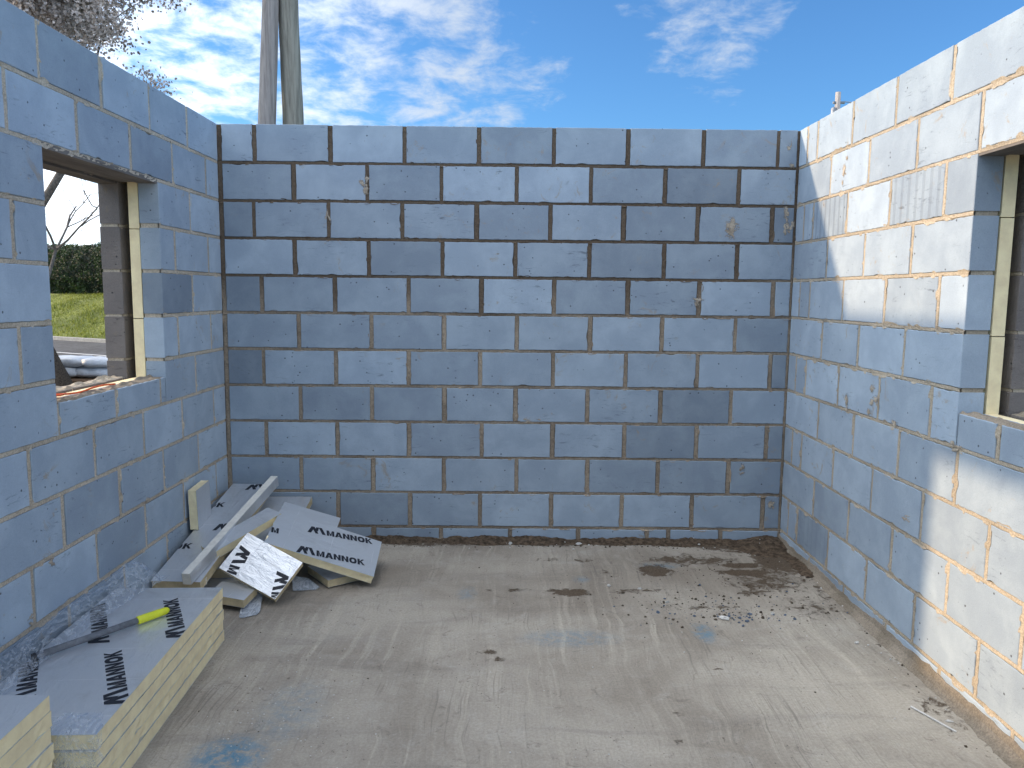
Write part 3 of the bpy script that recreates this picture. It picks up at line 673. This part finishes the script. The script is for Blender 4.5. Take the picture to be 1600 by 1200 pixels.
MARK, MARK_W = mark_polys()
def clip(poly, x0, y0, x1, y1):
    for ax, lim, sgn in ((0, x0, 1), (0, x1, -1), (1, y0, 1), (1, y1, -1)):
        out = []
        for i in range(len(poly)):
            a, b = poly[i-1], poly[i]; da, db = sgn*(a[ax]-lim), sgn*(b[ax]-lim)
            if (da >= 0) != (db >= 0):
                t = da/(da-db); out.append((a[0]+(b[0]-a[0])*t, a[1]+(b[1]-a[1])*t))
            if db >= 0: out.append(b)
        poly = out
        if len(poly) < 3: return []
    return poly
def board(name, label, A, Ud, Vd, L, W, T, seed, prints=None, flip=False, foam=None, cat='insulation board', group=None, torn=0.0):
    """A: corner of the TOP face; Ud, Vd directions of its length and width; the core hangs below the top face"""
    A = Vector(A); U = Vector(Ud).normalized(); V = Vector(Vd); V = (V-U*V.dot(U)).normalized(); N = U.cross(V)
    if N.z < 0 and not flip: A = A+V*W; V = -V; N = -N      # keep the frame right-handed with the printed face up
    mt = Matrix(((U.x, V.x, N.x, A.x), (U.y, V.y, N.y, A.y), (U.z, V.z, N.z, A.z), (0, 0, 0, 1)))
    e = thing(name, label, cat, group=group, mtx=mt)
    Rb = random.Random(seed); foam = foam or M_FOAM
    m = MB(); nL, nW = max(3, int(L/.03)), max(3, int(W/.03))
    def outline(inset, tn=0.0):
        o = []
        def j(k): return inset+abs(Rb.gauss(0, .0011))+(Rb.uniform(.002, .007) if Rb.random() < .035 else 0)
        for i in range(nL): o.append((L*i/nL, j(0)))
        for i in range(nW): o.append((L-j(1), W*i/nW))
        for i in range(nL): o.append((L-L*i/nL, W-j(2)))
        for i in range(nW): o.append((j(3)+(tn*abs(nz(i*.9, seed)) if tn else 0), W-W*i/nW))
        return o
    oa, ob = outline(0.0005, torn), outline(0.0015, torn)
    ta = [m.vert((x, y, -0.0012)) for x, y in oa]; mid = [m.vert((x, y, -T*.5)) for x, y in ob]; bo = [m.vert((x, y, -T+0.0008)) for x, y in oa]
    n = len(ta); m.face(ta); m.face(bo[::-1])
    for P, Q in ((mid, ta), (bo, mid)):
        for i in range(n): k = (i+1) % n; m.face((P[i], P[k], Q[k], Q[i]))
    o = m.build('foam_core', foam, e); fix_normals(o)
    # top foil with real crinkles and the printing laid 0.5 mm above
    m = MB(); gx, gy = max(4, int(L/.02)), max(4, int(W/.02))
    def zf(x, y): return 0.0007*nz(x*11+seed, y*6)+0.0005*nz(x*33, y*28+seed)
    ids = {}
    for j in range(gy+1):
        for i in range(gx+1):
            x, y = L*i/gx, W*j/gy
            if torn and i == 0: x += torn*abs(nz(j*.9, seed*1.0))
            ids[i, j] = m.vert((x, y, zf(x, y)))
    for j in range(gy):
        for i in range(gx): m.face((ids[i, j], ids[i+1, j], ids[i+1, j+1], ids[i, j+1]))
    for mk in (prints or ()):
        ox, oy, ang, hgt = mk[:4]; ca, sa = math.cos(math.radians(ang)), math.sin(math.radians(ang))
        for q in (MARK if len(mk) < 5 else LET[mk[4]][1]):
            pl = clip([(ox+(a*ca*.70-b*sa)*hgt, oy+(a*sa*.70+b*ca)*hgt) for a, b in q], .002, .002, L-.002, W-.002)
            if len(pl) >= 3: m.face([m.vert((x, y, zf(x, y)+0.0009)) for x, y in pl], 1)
    o = m.build('foil_facing', [M_FOIL, M_INK], e, smooth=False)
    me = o.data
    bm = bmesh.new(); bm.from_mesh(me)
    for f in bm.faces:
        f.normal_update()
        if f.normal.z < 0: f.normal_flip()
        if f.material_index == 0: f.smooth = True
    bm.to_mesh(me); bm.free()
    m = MB(); m.box((.001, .001, -T-.0004), (L-.001, W-.001, -T+.0006)); m.build('foil_backing', M_FOIL, e)
    return e
# main stack by the left wall: five boards
ud = Vector((-0.048, 1.145, 0)).normalized()
order = ('bottom board', 'second board up', 'middle board', 'second board from the top')
for k in range(5):
    z = 0.25-0.05*(4-k); jx, jy = (rnd.uniform(-.006, .006), rnd.uniform(-.010, .010)) if k < 4 else (0, 0)
    A = Vector((-1.211+jx, 2.170+jy, z))
    lab = 'top board of the stack by the left wall with the grey tube lying on it' if k == 4 else order[k]+' of the printed stack by the left wall'
    board('insulation_board', lab, A, ud, (-1, 0, 0), 1.16, 0.465, 0.0485, 40+k, prints=((.179, -.019, 27, .068), (.659, -.026, 25, .068), (.62, .245, 27, .068), (.18, .275, 27, .068), (-.30, -.02, 27, .068), (-.29, .275, 27, .068)) if k == 4 else None, group='insulation boards stacked by the left wall')
# second, taller stack in the near left corner: eight boards
names8 = ('bottom board', 'second board from the bottom', 'third board from the bottom', 'fourth board from the bottom', 'fifth board from the bottom', 'sixth board from the bottom', 'board under the top one', 'plain bright top board')
for k in range(8):
    z = 0.05*(k+1); jx, jy = rnd.uniform(-.004, .004), rnd.uniform(-.006, .006)
    board('insulation_board', names8[k]+' of the taller stack in the near left corner', (-1.315+jx, 2.125+jy, z), (0.03, -1, 0), (-1, 0, 0), 1.16, 0.43, 0.0485, 70+k, foam=M_FOAM, group='insulation boards stacked in the near left corner')
GP = 'offcuts of insulation board heaped in the corner'
PR = lambda u, v, a=20: ((u, v, a, .062), (u+.3, v-.2, a, .062), (u+.05, v+.28, a, .062))
board('insulation_offcut', 'offcut lying flat on the slab beneath the corner heap', (-1.36, 3.78, 0.05), (0.02, 1, 0), (-1, 0, 0), 0.80, 0.36, 0.048, 101, foam=M_FOAM_AGED, group=GP)
board('insulation_offcut', 'second flat offcut under the leaning board in the corner heap', (-1.30, 3.98, 0.101), (-0.1, 1, 0.0), (-1, 0, 0), 0.6, 0.38, 0.048, 102, foam=M_FOAM_AGED, group=GP)
board('insulation_offcut', 'wide dark offcut leaning on the back wall behind the thin pale strip', (-1.20, 3.98, 0.155), (-0.02, 0.78, 0.13), (-1, 0, 0), 0.79, 0.34, 0.048, 103, foam=M_FOAM_AGED, group=GP)
board('insulation_offcut', 'long dark board sloping up the left wall into the corner', (-1.735, 3.66, 0.150), (0.035, 1.07, 0.225), (1, 0, 0), 1.085, 0.245, 0.048, 104, foam=M_FOAM_AGED, prints=((.25, .585, -82, .066), (.50, .14, -78, .066), (.72, .59, -82, .066), (1.00, .14, -80, .066)), group=GP)
# strip standing on its edge: its cut foam edge is the face turned up
def strip_offcut(label, A, Ud, Vd, L, W, T, foam, seed):
    """offcut whose cut edge faces up: W = visible edge, T = height hanging below, foil on its two long sides"""
    A = Vector(A); U = Vector(Ud).normalized(); V = Vector(Vd); V = (V-U*V.dot(U)).normalized(); N = U.cross(V)
    if N.z < 0: A = A+V*W; V = -V; N = -N
    mt = Matrix(((U.x, V.x, N.x, A.x), (U.y, V.y, N.y, A.y), (U.z, V.z, N.z, A.z), (0, 0, 0, 1)))
    e = thing('insulation_offcut', label, 'insulation board', group=GP, mtx=mt); Rb = random.Random(seed)
    m = MB(); n = 24; prev = None
    for i in range(n+1):
        x = L*i/n; a = .0008+abs(Rb.gauss(0, .0008))
        if i == n: x -= 0
        vs = [m.vert((x, a, 0)), m.vert((x, W-a, 0)), m.vert((x, W-a, -T)), m.vert((x, a, -T))]
        if prev:
            for k in range(4): m.face((prev[k], prev[(k+1) % 4], vs[(k+1) % 4], vs[k]))
        else: m.face(vs[::-1])
        prev = vs
    m.face(prev); o = m.build('foam_core', foam, e); fix_normals(o)
    m = MB(); m.box((.002, -.001, -T+.001), (L-.002, .0006, -.001)); m.build('foil_facing', M_FOIL, e)
    m = MB(); m.box((.002, W-.0006, -T+.001), (L-.002, W+.001, -.001)); m.build('foil_backing', M_FOIL, e)
    return e
strip_offcut('thin pale strip lying diagonally on top of the corner heap, end poking up', (-1.566, 3.615, 0.205), (0.118, 1.07, 0.232), (1, -0.1, 0), 1.09, 0.043, 0.060, M_FOAM_PALE, 5)
board('insulation_offcut', 'narrow offcut with bright yellow edge wedged under the thin pale strip', (-1.500, 3.86, 0.225), (0.235, 0.33, 0.105), (-0.30, 0.22, 0.06), 0.44, 0.11, 0.045, 106, group=GP)
board('insulation_offcut', 'silver offcut poking out behind the large printed board', (-1.30, 4.13, 0.245), (0.56, 0.06, -0.185), (0.02, 0.35, 0.07), 0.34, 0.36, 0.045, 107, foam=M_FOAM_AGED, group=GP)
board('insulation_offcut', 'large printed silver board slanting over the front of the heap', (-1.258, 3.903, 0.270), (0.525, 0.062, -0.195), (0.02, 0.35, 0.062), 0.60, 0.36, 0.045, 108, prints=((.175, .004, 11, .060), (.19, .222, 13, .060), (.012, .11, 10, .05, 'M')), torn=0.03, group=GP)
board('insulation_offcut', 'bright square offcut tipped towards the room with cropped lettering', (-1.450, 3.790, 0.172), (0.305, -0.09, -0.127), (0.11, 0.14, 0.13), 0.345, 0.225, 0.036, 109, foam=M_FOAM_AGED, prints=((.015, .150, -78, .062), (.262, .125, -66, .062)), group=GP)
board('insulation_offcut', 'small dark offcut lying between the stack and the bright square', (-1.46, 3.66, 0.085), (0.20, -0.03, -0.02), (0.03, 0.2, 0.02), 0.19, 0.14, 0.042, 110, foam=M_FOAM_AGED, group=GP)
board('insulation_offcut', 'corner of an offcut showing on the floor under the large printed board', (-1.10, 4.16, 0.05), (0.16, -0.21, -0.00), (0.2, 0.16, 0.0), 0.27, 0.20, 0.04, 111, foam=M_FOAM_AGED, prints=PR(-.05, .06), group=GP)
board('insulation_offcut', 'little pale scrap beside the near end of the thin strip', (-1.60, 3.66, 0.13), (0.13, 0.07, 0.015), (-0.05, 0.12, 0.02), 0.13, 0.07, 0.035, 112, foam=M_FOAM_PALE, group=GP)
# upright offcut, foil side facing the room
m_up = board('insulation_offcut', 'short offcut standing upright against the left wall', (-1.690, 4.130, 0.480), (0, 0.07, -1), (0, 1, 0.07), 0.225, 0.19, 0.046, 113, flip=True, foam=M_FOAM, group=GP)

# translucent plastic off-cuts on the floor
def slab_piece(name, label, pts, z, t, mt, cat):
    m = MB(); a = [m.vert((x, y, z+dz)) for x, y, dz in pts]; b = [m.vert((x, y, z+dz-t)) for x, y, dz in pts]
    m.face(a); m.face(b[::-1]); n = len(a)
    for i in range(n): m.face((a[i], b[i], b[(i+1) % n], a[(i+1) % n]))
    o = m.build(name, mt); fix_normals(o); return tag(o, label, cat)
slab_piece('plastic_strip', 'translucent plastic strip lying on the slab in front of the heap', [(-1.277, 3.572, .004), (-1.262, 3.565, .005), (-1.202, 3.605, .006), (-1.198, 3.635, .008), (-1.25, 3.86, .03), (-1.345, 3.84, .03), (-1.285, 3.60, .006)], 0.003, 0.003, M_SHARD, 'plastic strip')
slab_piece('plastic_shard', 'small pointed shard of clear plastic by the bright square offcut', [(-1.11, 3.90, .01), (-1.0, 3.93, .004), (-0.985, 3.96, .004), (-1.06, 4.02, .03), (-1.15, 4.03, .04)], 0.003, 0.003, M_SHARD, 'plastic shard')
slab_piece('plastic_shard', 'thin pale splinter on the dusty floor near the right wall', [(1.56, 2.80, .002), (1.566, 2.803, .003), (1.642, 2.63, .003), (1.637, 2.626, .002)], 0.004, 0.003, M_CHIP, 'splinter')

# ------------------------------------------------------------------ clear wrapping
def sheet(name, label, fn, nu, nv, mt, cat='plastic wrap'):
    m = MB()
    for j in range(nv+1):
        for i in range(nu+1): m.vert(fn(i/nu, j/nv))
    for j in range(nv):
        for i in range(nu): a = j*(nu+1)+i; m.face((a, a+1, a+2+nu, a+1+nu))
    return tag(m.build(name, mt, smooth=True), label, cat, 'clear wrap torn off the boards')
def wrap1(s, t):
    y = 3.46-1.55*s; x = XL+0.015+(0.20-0.08*math.sin(s*3))*t; z = 0.262+(0.085*(1-0.35*s)+0.03*nz(s*7, 1.1))*math.sin(math.pi*min(1, t*0.9+.12))**0.8
    if s < .07: z -= (0.07-s)*1.2*(0.3+t)
    w = 0.022*abs(nz(s*20+t*2, t*6, 1))+0.014*abs(nz(s*52, t*18+s*9, 5))-0.012
    return (max(XL+.004, x+w*0.8), y+0.015*nz(s*30, t*9, 9), max(0.256, z+w))
sheet('plastic_wrap', 'crumpled clear wrap bunched between the board stack and the left wall', wrap1, 150, 34, M_WRAP)
def wrap2(s, t):
    x = -1.365+0.17*s+0.02*nz(t*9, s*3); z = 0.262-0.26*max(0, (t-0.3)/0.7); y = 2.27-0.105*min(1, t/0.36)-0.02*max(0, t-.36)
    w = 0.009*nz(s*12, t*14, 2)+0.006*nz(s*34, t*40, 3)
    if t < 0.3: return (x-0.05*(1-t/0.3)*s, y, 0.258+abs(w)*1.4)
    return (x+w, y-abs(w)-0.004, z)
sheet('plastic_wrap', 'loose flap of clear wrap hanging over the near end of the lower stack', wrap2, 40, 60, M_WRAP)

# ------------------------------------------------------------------ grey tube with yellow end
P0, P1 = Vector((-1.668, 2.618, 0.2695)), Vector((-1.372, 3.036, 0.2695)); D = (P1-P0).normalized(); Lt = (P1-P0).length; gs = P0+D*(Lt*0.74)
tb = thing('grey_tube_tool', 'grey tube with a fluorescent yellow grip lying across the top board', 'tool', P0)
tb.name = 'hand_tool'
def loc(ps): return [Vector(p)-P0 for p in ps]
m = MB(); m.tube(loc([P0, P0+D*0.2, gs+D*0.01]), 0.0125, 16); m.build('shaft', M_GREYTUBE, tb, smooth=True)
m = MB(); m.tube(loc([P0-D*0.003, P0+D*0.006]), [0.0135, 0.0135], 16); m.build('end_cap', M_BLACK, tb, smooth=True)
m = MB(); m.tube(loc([gs, gs+D*.004, gs+D*.05, gs+D*.09, gs+D*.118, gs+D*.130, gs+D*.136]), [0.0145, .0165, .0165, .0160, .0150, .011, .004], 16); m.build('grip', M_YELLOW, tb, smooth=True)

# ------------------------------------------------------------------ orange cord on the sill
m = MB(); pts = []
for i in range(40):
    s = i/39; pts.append((XL-0.045-0.115*max(0, 1-s*1.25)+0.01*math.sin(s*14), 2.96+0.56*s, 1.134+0.006*math.sin(s*9)))
m.tube(pts, 0.0042, 8)
m.tube([(XL-0.13, 2.97, 1.132), (XL-.10, 3.05, 1.136), (XL-.07, 3.14, 1.134), (XL-.09, 3.22, 1.13)], 0.0042, 8)
tag(m.build('builders_line', M_ORANGE, smooth=True), 'orange line trailing over the sill of the left window', 'cord')

# ------------------------------------------------------------------ outside: ground, road, bank
m = MB(); RO = Vector((-14.6, 26.5, 0)); RD = Vector((0.885, -0.465, 0)).normalized(); RN = Vector((RD.y*-1, RD.x, 0))      # far road edge, pointing away from the house
if RN.y < 0: RN = -RN
def gz(x, y): return -0.20
N = 60
cs = [-600, -200, -80, -40, -20, -10, -5, 0, 5, 10, 20, 40, 80, 200, 600]
for j in cs:
    for i in cs: m.vert((i, j, -0.22+(0.0 if abs(i) < 9 and abs(j) < 9 else 0.0)))
n_ = len(cs)
for j in range(n_-1):
    for i in range(n_-1): a = j*n_+i; m.face((a, a+1, a+1+n_, a+n_))
struct(m.build('ground', M_GROUND))
def strip_mesh(name, prof, mt, s0=-120, s1=120, n=120, jz=0.0, smooth=False):
    m = MB(); prev = None
    for i in range(n+1):
        s = s0+(s1-s0)*i/n; vs = []
        for d, z in prof:
            p = RO+RD*s+RN*d; vs.append(m.vert((p.x, p.y, z+(jz*(nz(s*.15, d*.3)+.5*nz(s*.6, d*.8)) if d > 0.5 else 0))))
        if prev:
            for k in range(len(vs)-1): m.face((prev[k], vs[k], vs[k+1], prev[k+1]))
        prev = vs
    o = m.build(name, mt, smooth=smooth); fix_normals(o); return o
struct(strip_mesh('road', [(-7.2, -0.215), (-7.2, -0.20), (0, -0.20)], M_ASPHALT))
struct(strip_mesh('road_marking', [(-3.35, -0.196), (-3.22, -0.196)], M_LINE))
struct(strip_mesh('kerb', [(0, -0.205), (0, -0.09), (0.16, -0.085), (0.16, -0.205)], M_KERB))
bank_prof = [(0.16, -0.10), (0.6, -0.02), (1.5, 0.22), (2.6, 0.62), (3.8, 1.05), (5.0, 1.32), (6.2, 1.42), (9, 1.46), (20, 1.5), (60, 1.5)]
def bank_z(d):
    for (a, b), (c, e) in zip(bank_prof, bank_prof[1:]):
        if a <= d <= c: return b+(e-b)*(d-a)/(c-a)
    return 1.4
struct(strip_mesh('grass_bank', bank_prof, M_TURF, n=240, jz=0.08, smooth=True))
R = random.Random(9); m = MB()
for _ in range(26000):
    s = R.uniform(-9, 9); d = R.uniform(0.2, 7); p = RO+RD*s+RN*d; z = bank_z(d)-0.03+0.08*(nz(s*.15, d*.3)+.5*nz(s*.6, d*.8))*(1 if d > .5 else 0); h = R.uniform(.05, .16)*(1+0.8*nz(s*.9, d*.9, 4)); a = R.uniform(0, 6.28); w = R.uniform(.012, .03)
    dx, dy = math.cos(a)*w, math.sin(a)*w; lx, ly = R.uniform(-.06, .06), R.uniform(-.06, .06); t = min(1, max(0, R.gauss(0.5+0.5*nz(s*.8, d*.8), .22))); c = (t, t, t)
    m.face((m.vert((p.x-dx, p.y-dy, z), c), m.vert((p.x+dx, p.y+dy, z), c), m.vert((p.x+lx, p.y+ly, z+h), c)))
stuff(m.build('grass', M_GRASSB, colors='tone'), 'sunlit tufts of grass on the bank beyond the road', 'grass')
# hedge
hd = RO+RN*6.4; hedge = thing('hedge', 'tall clipped dark green hedge along the top of the grass bank', 'hedge', (hd.x, hd.y, 1.35))
m = MB(); n = 80; prev = None
def hprof(s):
    top = 2.15+0.08*nz(s*.5, 3)
    return [(-0.75+0.10*nz(s, 1), 0.0), (-0.95+0.18*nz(s*.9, 2), 0.7), (-0.90+0.15*nz(s*1.3, 5), 1.5), (-0.6, top-.12), (0.1, top), (0.7, top-.15), (0.95, 1.2), (0.8, 0)]
for i in range(n+1):
    s = -16+32*i/n; vs = [m.vert(tuple(RD*s+RN*a+Vector((0, 0, b))), (0.05,)*3) for a, b in hprof(s)]
    if prev:
        for k in range(len(vs)-1): m.face((prev[k], vs[k], vs[k+1], prev[k+1]))
    prev = vs
m.build('foliage_core', M_HEDGE, hedge, colors='tone')
m = MB(); R = random.Random(4)
for _ in range(52000):
    s = R.uniform(-12, 12) if R.random() < .75 else R.uniform(-16, 16); pf = hprof(s); k = R.choice((0, 0, 1, 1, 2, 2, 3, 4)); t = R.random()
    a = pf[k][0]+(pf[k+1][0]-pf[k][0])*t; b = pf[k][1]+(pf[k+1][1]-pf[k][1])*t
    cl = nz(s*1.8, b*1.8, 2); dep = R.uniform(-.05, .16)+0.12*cl
    c = Vector((0, 0, b))+RD*s+RN*(a-dep*(1 if k < 4 else 0))+Vector((0, 0, dep*(1 if k >= 3 else .2)))
    r = R.uniform(.03, .06); q = Vector((R.gauss(0, 1), R.gauss(0, 1), R.gauss(0, 1))).normalized(); u = q.orthogonal().normalized(); v = q.cross(u)
    tt = min(1, max(0, R.gauss(0.40+0.8*cl, .25))); cc = (tt,)*3
    m.face([m.vert(tuple(c+u*r*x+v*r*.6*y), cc) for x, y in ((-1, 0), (0, 1), (1, 0), (0, -1))])
m.build('leaves', M_HEDGE, hedge, colors='tone')

# ------------------------------------------------------------------ trees
def tree(name, label, base, height, spread, seed, blossom, depth=5, dens=14, leaf=(.02, .035), trunk_r=0.12, lean=(0, 0), first=0.35, droop=0.0, crown=None):
    e = thing(name, label, 'tree', base); R = random.Random(seed); T = MB(); Br = MB(); Lf = MB(); tips = []
    top = Vector((lean[0], lean[1], height*first)); pts = [Vector((0, 0, 0)), Vector((lean[0]*.2, lean[1]*.2, height*first*.35)), Vector((lean[0]*.6+.05, lean[1]*.6, height*first*.7)), top]
    T.tube(pts, [trunk_r*1.25, trunk_r, trunk_r*.85, trunk_r*.75], 10)
    def grow(p, d, L, r, lv):
        n = 4; q = p.copy(); ps = [q.copy()]; dd = d.copy()
        for i in range(n):
            dd = (dd+Vector((R.gauss(0, .16), R.gauss(0, .16), R.gauss(0, .12)-droop*lv*.1))).normalized(); q = q+dd*L/n; ps.append(q.copy())
        (T if lv == 0 else Br).tube(ps, [r*(1-.45*i/n) for i in range(n+1)], 6 if lv < 2 else (4 if lv < 4 else 3), cap=False)
        if lv >= 2: tips.extend(ps[1:] if lv > 2 else ps[2:])
        if lv < depth:
            for _ in range(R.choice((2, 3, 3)) if lv < 3 else R.choice((2, 3))):
                k = R.choice((2, 3, 4, 4)); ax = Vector((R.gauss(0, 1), R.gauss(0, 1), R.gauss(0, .7))).normalized()
                nd = (dd*0.75+ax*0.75*spread+Vector((0, 0, .18-droop*.2))).normalized(); grow(ps[k], nd, L*R.uniform(.62, .82), r*.55*R.uniform(.8, 1.1), lv+1)
    for k in range(4):
        a = k*math.pi/2+R.uniform(-.4, .4); grow(top, Vector((math.cos(a)*spread, math.sin(a)*spread, R.uniform(.7, 1.2))).normalized(), height*.24, trunk_r*.6, 0)
    if crown:                                               # size the tree so that its crown has a given centre and radius
        a_ = np.array([tuple(p) for p in tips]); mu, sd_ = a_.mean(0), a_.std(0); k_ = crown[3]/(1.9*(sd_[0]+sd_[1])/2); off = np.array(crown[:3])-mu*k_-np.array([base[0], base[1], base[2]])
        tips = [Vector(tuple(np.array(tuple(p))*k_+off)) for p in tips]
        for q_ in (T, Br): q_.v = [tuple(np.array(p)*k_+off) for p in q_.v]
        T.tube([(off[0]+.05, off[1], -.1), (off[0], off[1], off[2]+.25)], [trunk_r*1.7*k_, trunk_r*1.25*k_], 10)
    T.build('trunk', M_BARK, e, smooth=True); Br.build('branches', M_BARK, e)
    if blossom:
        for p in tips:
            cl = nz(p.x*1.3, p.y*1.3, p.z*1.3)
            for _ in range(int(dens*(0.75+cl))):
                c = p+Vector((R.gauss(0, .10), R.gauss(0, .10), R.gauss(0, .10))); r = R.uniform(*leaf)
                q = Vector((R.gauss(0, 1), R.gauss(0, 1), R.gauss(0, 1))).normalized(); u = q.orthogonal().normalized(); v = q.cross(u); t = min(1, max(0, R.gauss(.55+.4*cl, .3)))
                Lf.face([Lf.vert(tuple(c+u*r*x+v*r*y), (t,)*3) for x, y in ((-1, -.3), (0, -1), (1, 0), (.2, 1), (-.8, .7))])
        Lf.build('crown', M_BLOSSOM, e, colors='tone')
    return e
tree('blossom_tree', 'blossoming tree with dull white flowers rising over the left wall', (-8.35, 12.3, -0.2), 6.9, 0.80, 12, True, 6, 14, leaf=(.014, .026), first=.40, trunk_r=.10, lean=(1.5, 0), crown=(-7.25, 12.3, 5.65, 2.05))
tree('bare_tree', 'bare budding tree seen through the left window against the bright sky', (-8.75, 13.9, -0.2), 4.9, 1.0, 33, False, 6, trunk_r=.035, first=.5, droop=.5, lean=(.75, 0))

# soil heap and wrapped load seen through the left window
def heap(x, y):
    d = math.hypot((x+7.75)/0.85, (y-12.2)/0.9); return -0.22+1.7*max(0, 1-d**1.4)+0.05*nz(x*4, y*4)+.02*nz(x*14, y*14)
mound('soil_heap', 'dark brown heap of soil outside the left window', 'soil heap', -7.75, 12.2, heap, 50, 50, 2.2, 2.0, M_SOIL)
pal = thing('timber_pallet', 'timber pallet under the white bags outside the left window', 'pallet', (-7.25, 13.2, -0.20))
for k, (dx) in enumerate((-.62, 0, .62)):
    m = MB(); m.box((dx-.05, -.5, 0), (dx+.05, .5, .25)); m.build('bearer', M_PALLET, pal)
for k in range(6):
    m = MB(); m.box((-.85, -.5+.17*k, .25), (.85, -.36+.17*k, .275)); m.build('deck_board', M_PALLET, pal)
def bag(x, y, z, sx, sy, sz, rot, lab, seed):
    m = MB(); nu, nv = 22, 12; ids = []
    for j in range(nv+1):
        ph = -math.pi/2+math.pi*j/nv
        for i in range(nu):
            th = 2*math.pi*i/nu; c = math.cos(ph); f = lambda v, e: math.copysign(abs(v)**e, v)
            px, py, pz = f(c, .6)*f(math.cos(th), .45), f(c, .6)*f(math.sin(th), .45), f(math.sin(ph), .8)
            k = 1+0.10*nz(px*2.2+seed, py*2.2, pz*2.2)+0.05*nz(px*6, py*6+seed, pz*5)
            m.vert((px*sx*k, py*sy*k, pz*sz*k))
    for j in range(nv):
        for i in range(nu): m.face((j*nu+i, j*nu+(i+1) % nu, (j+1)*nu+(i+1) % nu, (j+1)*nu+i))
    o = m.build('plastic_bag', M_BAG, smooth=True); o.location = (x, y, z); o.rotation_euler = (0, 0, rot); tag(o, lab, 'bag', 'white bags on the pallet outside')
zb = -0.20+.275
bag(-7.62, 13.15, zb+.10, .40, .30, .10, .1, 'white bag at the left end of the lower layer on the pallet', 1)
bag(-6.95, 13.20, zb+.10, .40, .30, .10, -.1, 'white bag at the right end of the lower layer on the pallet', 2)
bag(-7.45, 13.20, zb+.27, .42, .30, .09, -.05, 'white bag on top at the left of the pallet load', 3)
bag(-6.80, 13.15, zb+.27, .38, .30, .09, .15, 'white bag on top at the right of the pallet load', 4)

# ------------------------------------------------------------------ poles
def pole(label, p0, p1, r0, r1, mt, seed):
    p0, p1 = Vector(p0), Vector(p1); e = thing('utility_pole', label, 'pole', p0, 'timber poles behind the back wall'); d = p1-p0; m = MB(); n = 40
    m.tube([d*i/n+Vector((.008*nz(i*.4, seed), .008*nz(i*.4, seed, 4), 0)) for i in range(n+1)], [r0+(r1-r0)*i/n+.002*nz(i*.9, seed) for i in range(n+1)], 28)
    m.build('shaft', mt, e, smooth=True)
    m = MB(); q = d*0.955; m.tube([q-d.normalized()*.05, q+d.normalized()*.05], [r1+.012, r1+.012], 20); m.build('steel_band', M_IRON, e, smooth=True)
    return e
def ext(a, b, z): t = (z-a[2])/(b[2]-a[2]); return tuple(a[i]+(b[i]-a[i])*t for i in range(3))
a, b = (-3.337, 11.0, 3.84), (-3.242, 11.0, 5.476); pole('left leg of the timber pole pair, leaning right, smooth pinkish grey', ext(a, b, -.22), ext(a, b, 7.6), .150, .093, M_POLE, 2)
a, b = (-3.035, 11.22, 3.844), (-3.040, 11.12, 5.478); pole('right leg of the timber pole pair, nearly upright, greenish grey', ext(a, b, -.22), ext(a, b, 7.9), .178, .112, M_POLE2, 8)
tp = thing('telegraph_pole', 'distant telegraph pole top with a cross arm beyond the right wall', 'pole', (15.6, 38, -0.22))
m = MB(); m.tube([(0, 0, 0), (0, 0, 11.45)], [.19, .125], 16); m.build('shaft', M_POLE, tp, smooth=True)
m = MB(); m.box((-.22, -.06, 10.93), (.33, .06, 11.02)); m.build('cross_arm', M_IRON, tp)
m = MB(); m.tube([(-.20, -.05, 10.1), (-.20, -.05, 10.2), (-.20, -.05, 10.68), (-.20, -.05, 10.75)], [.08, .12, .12, .06], 12); m.build('transformer', M_IRON, tp, smooth=True)
wr = [(15.9+t*16, 38+t*2, 10.80-0.9*4*t*(1-t)*0.25+t*.2) for t in [i/20 for i in range(21)]]
m = MB(); m.tube(wr, 0.02, 6); tag(m.build('overhead_wire', M_IRON, smooth=True), 'thin overhead wire running right from the distant telegraph pole', 'wire')
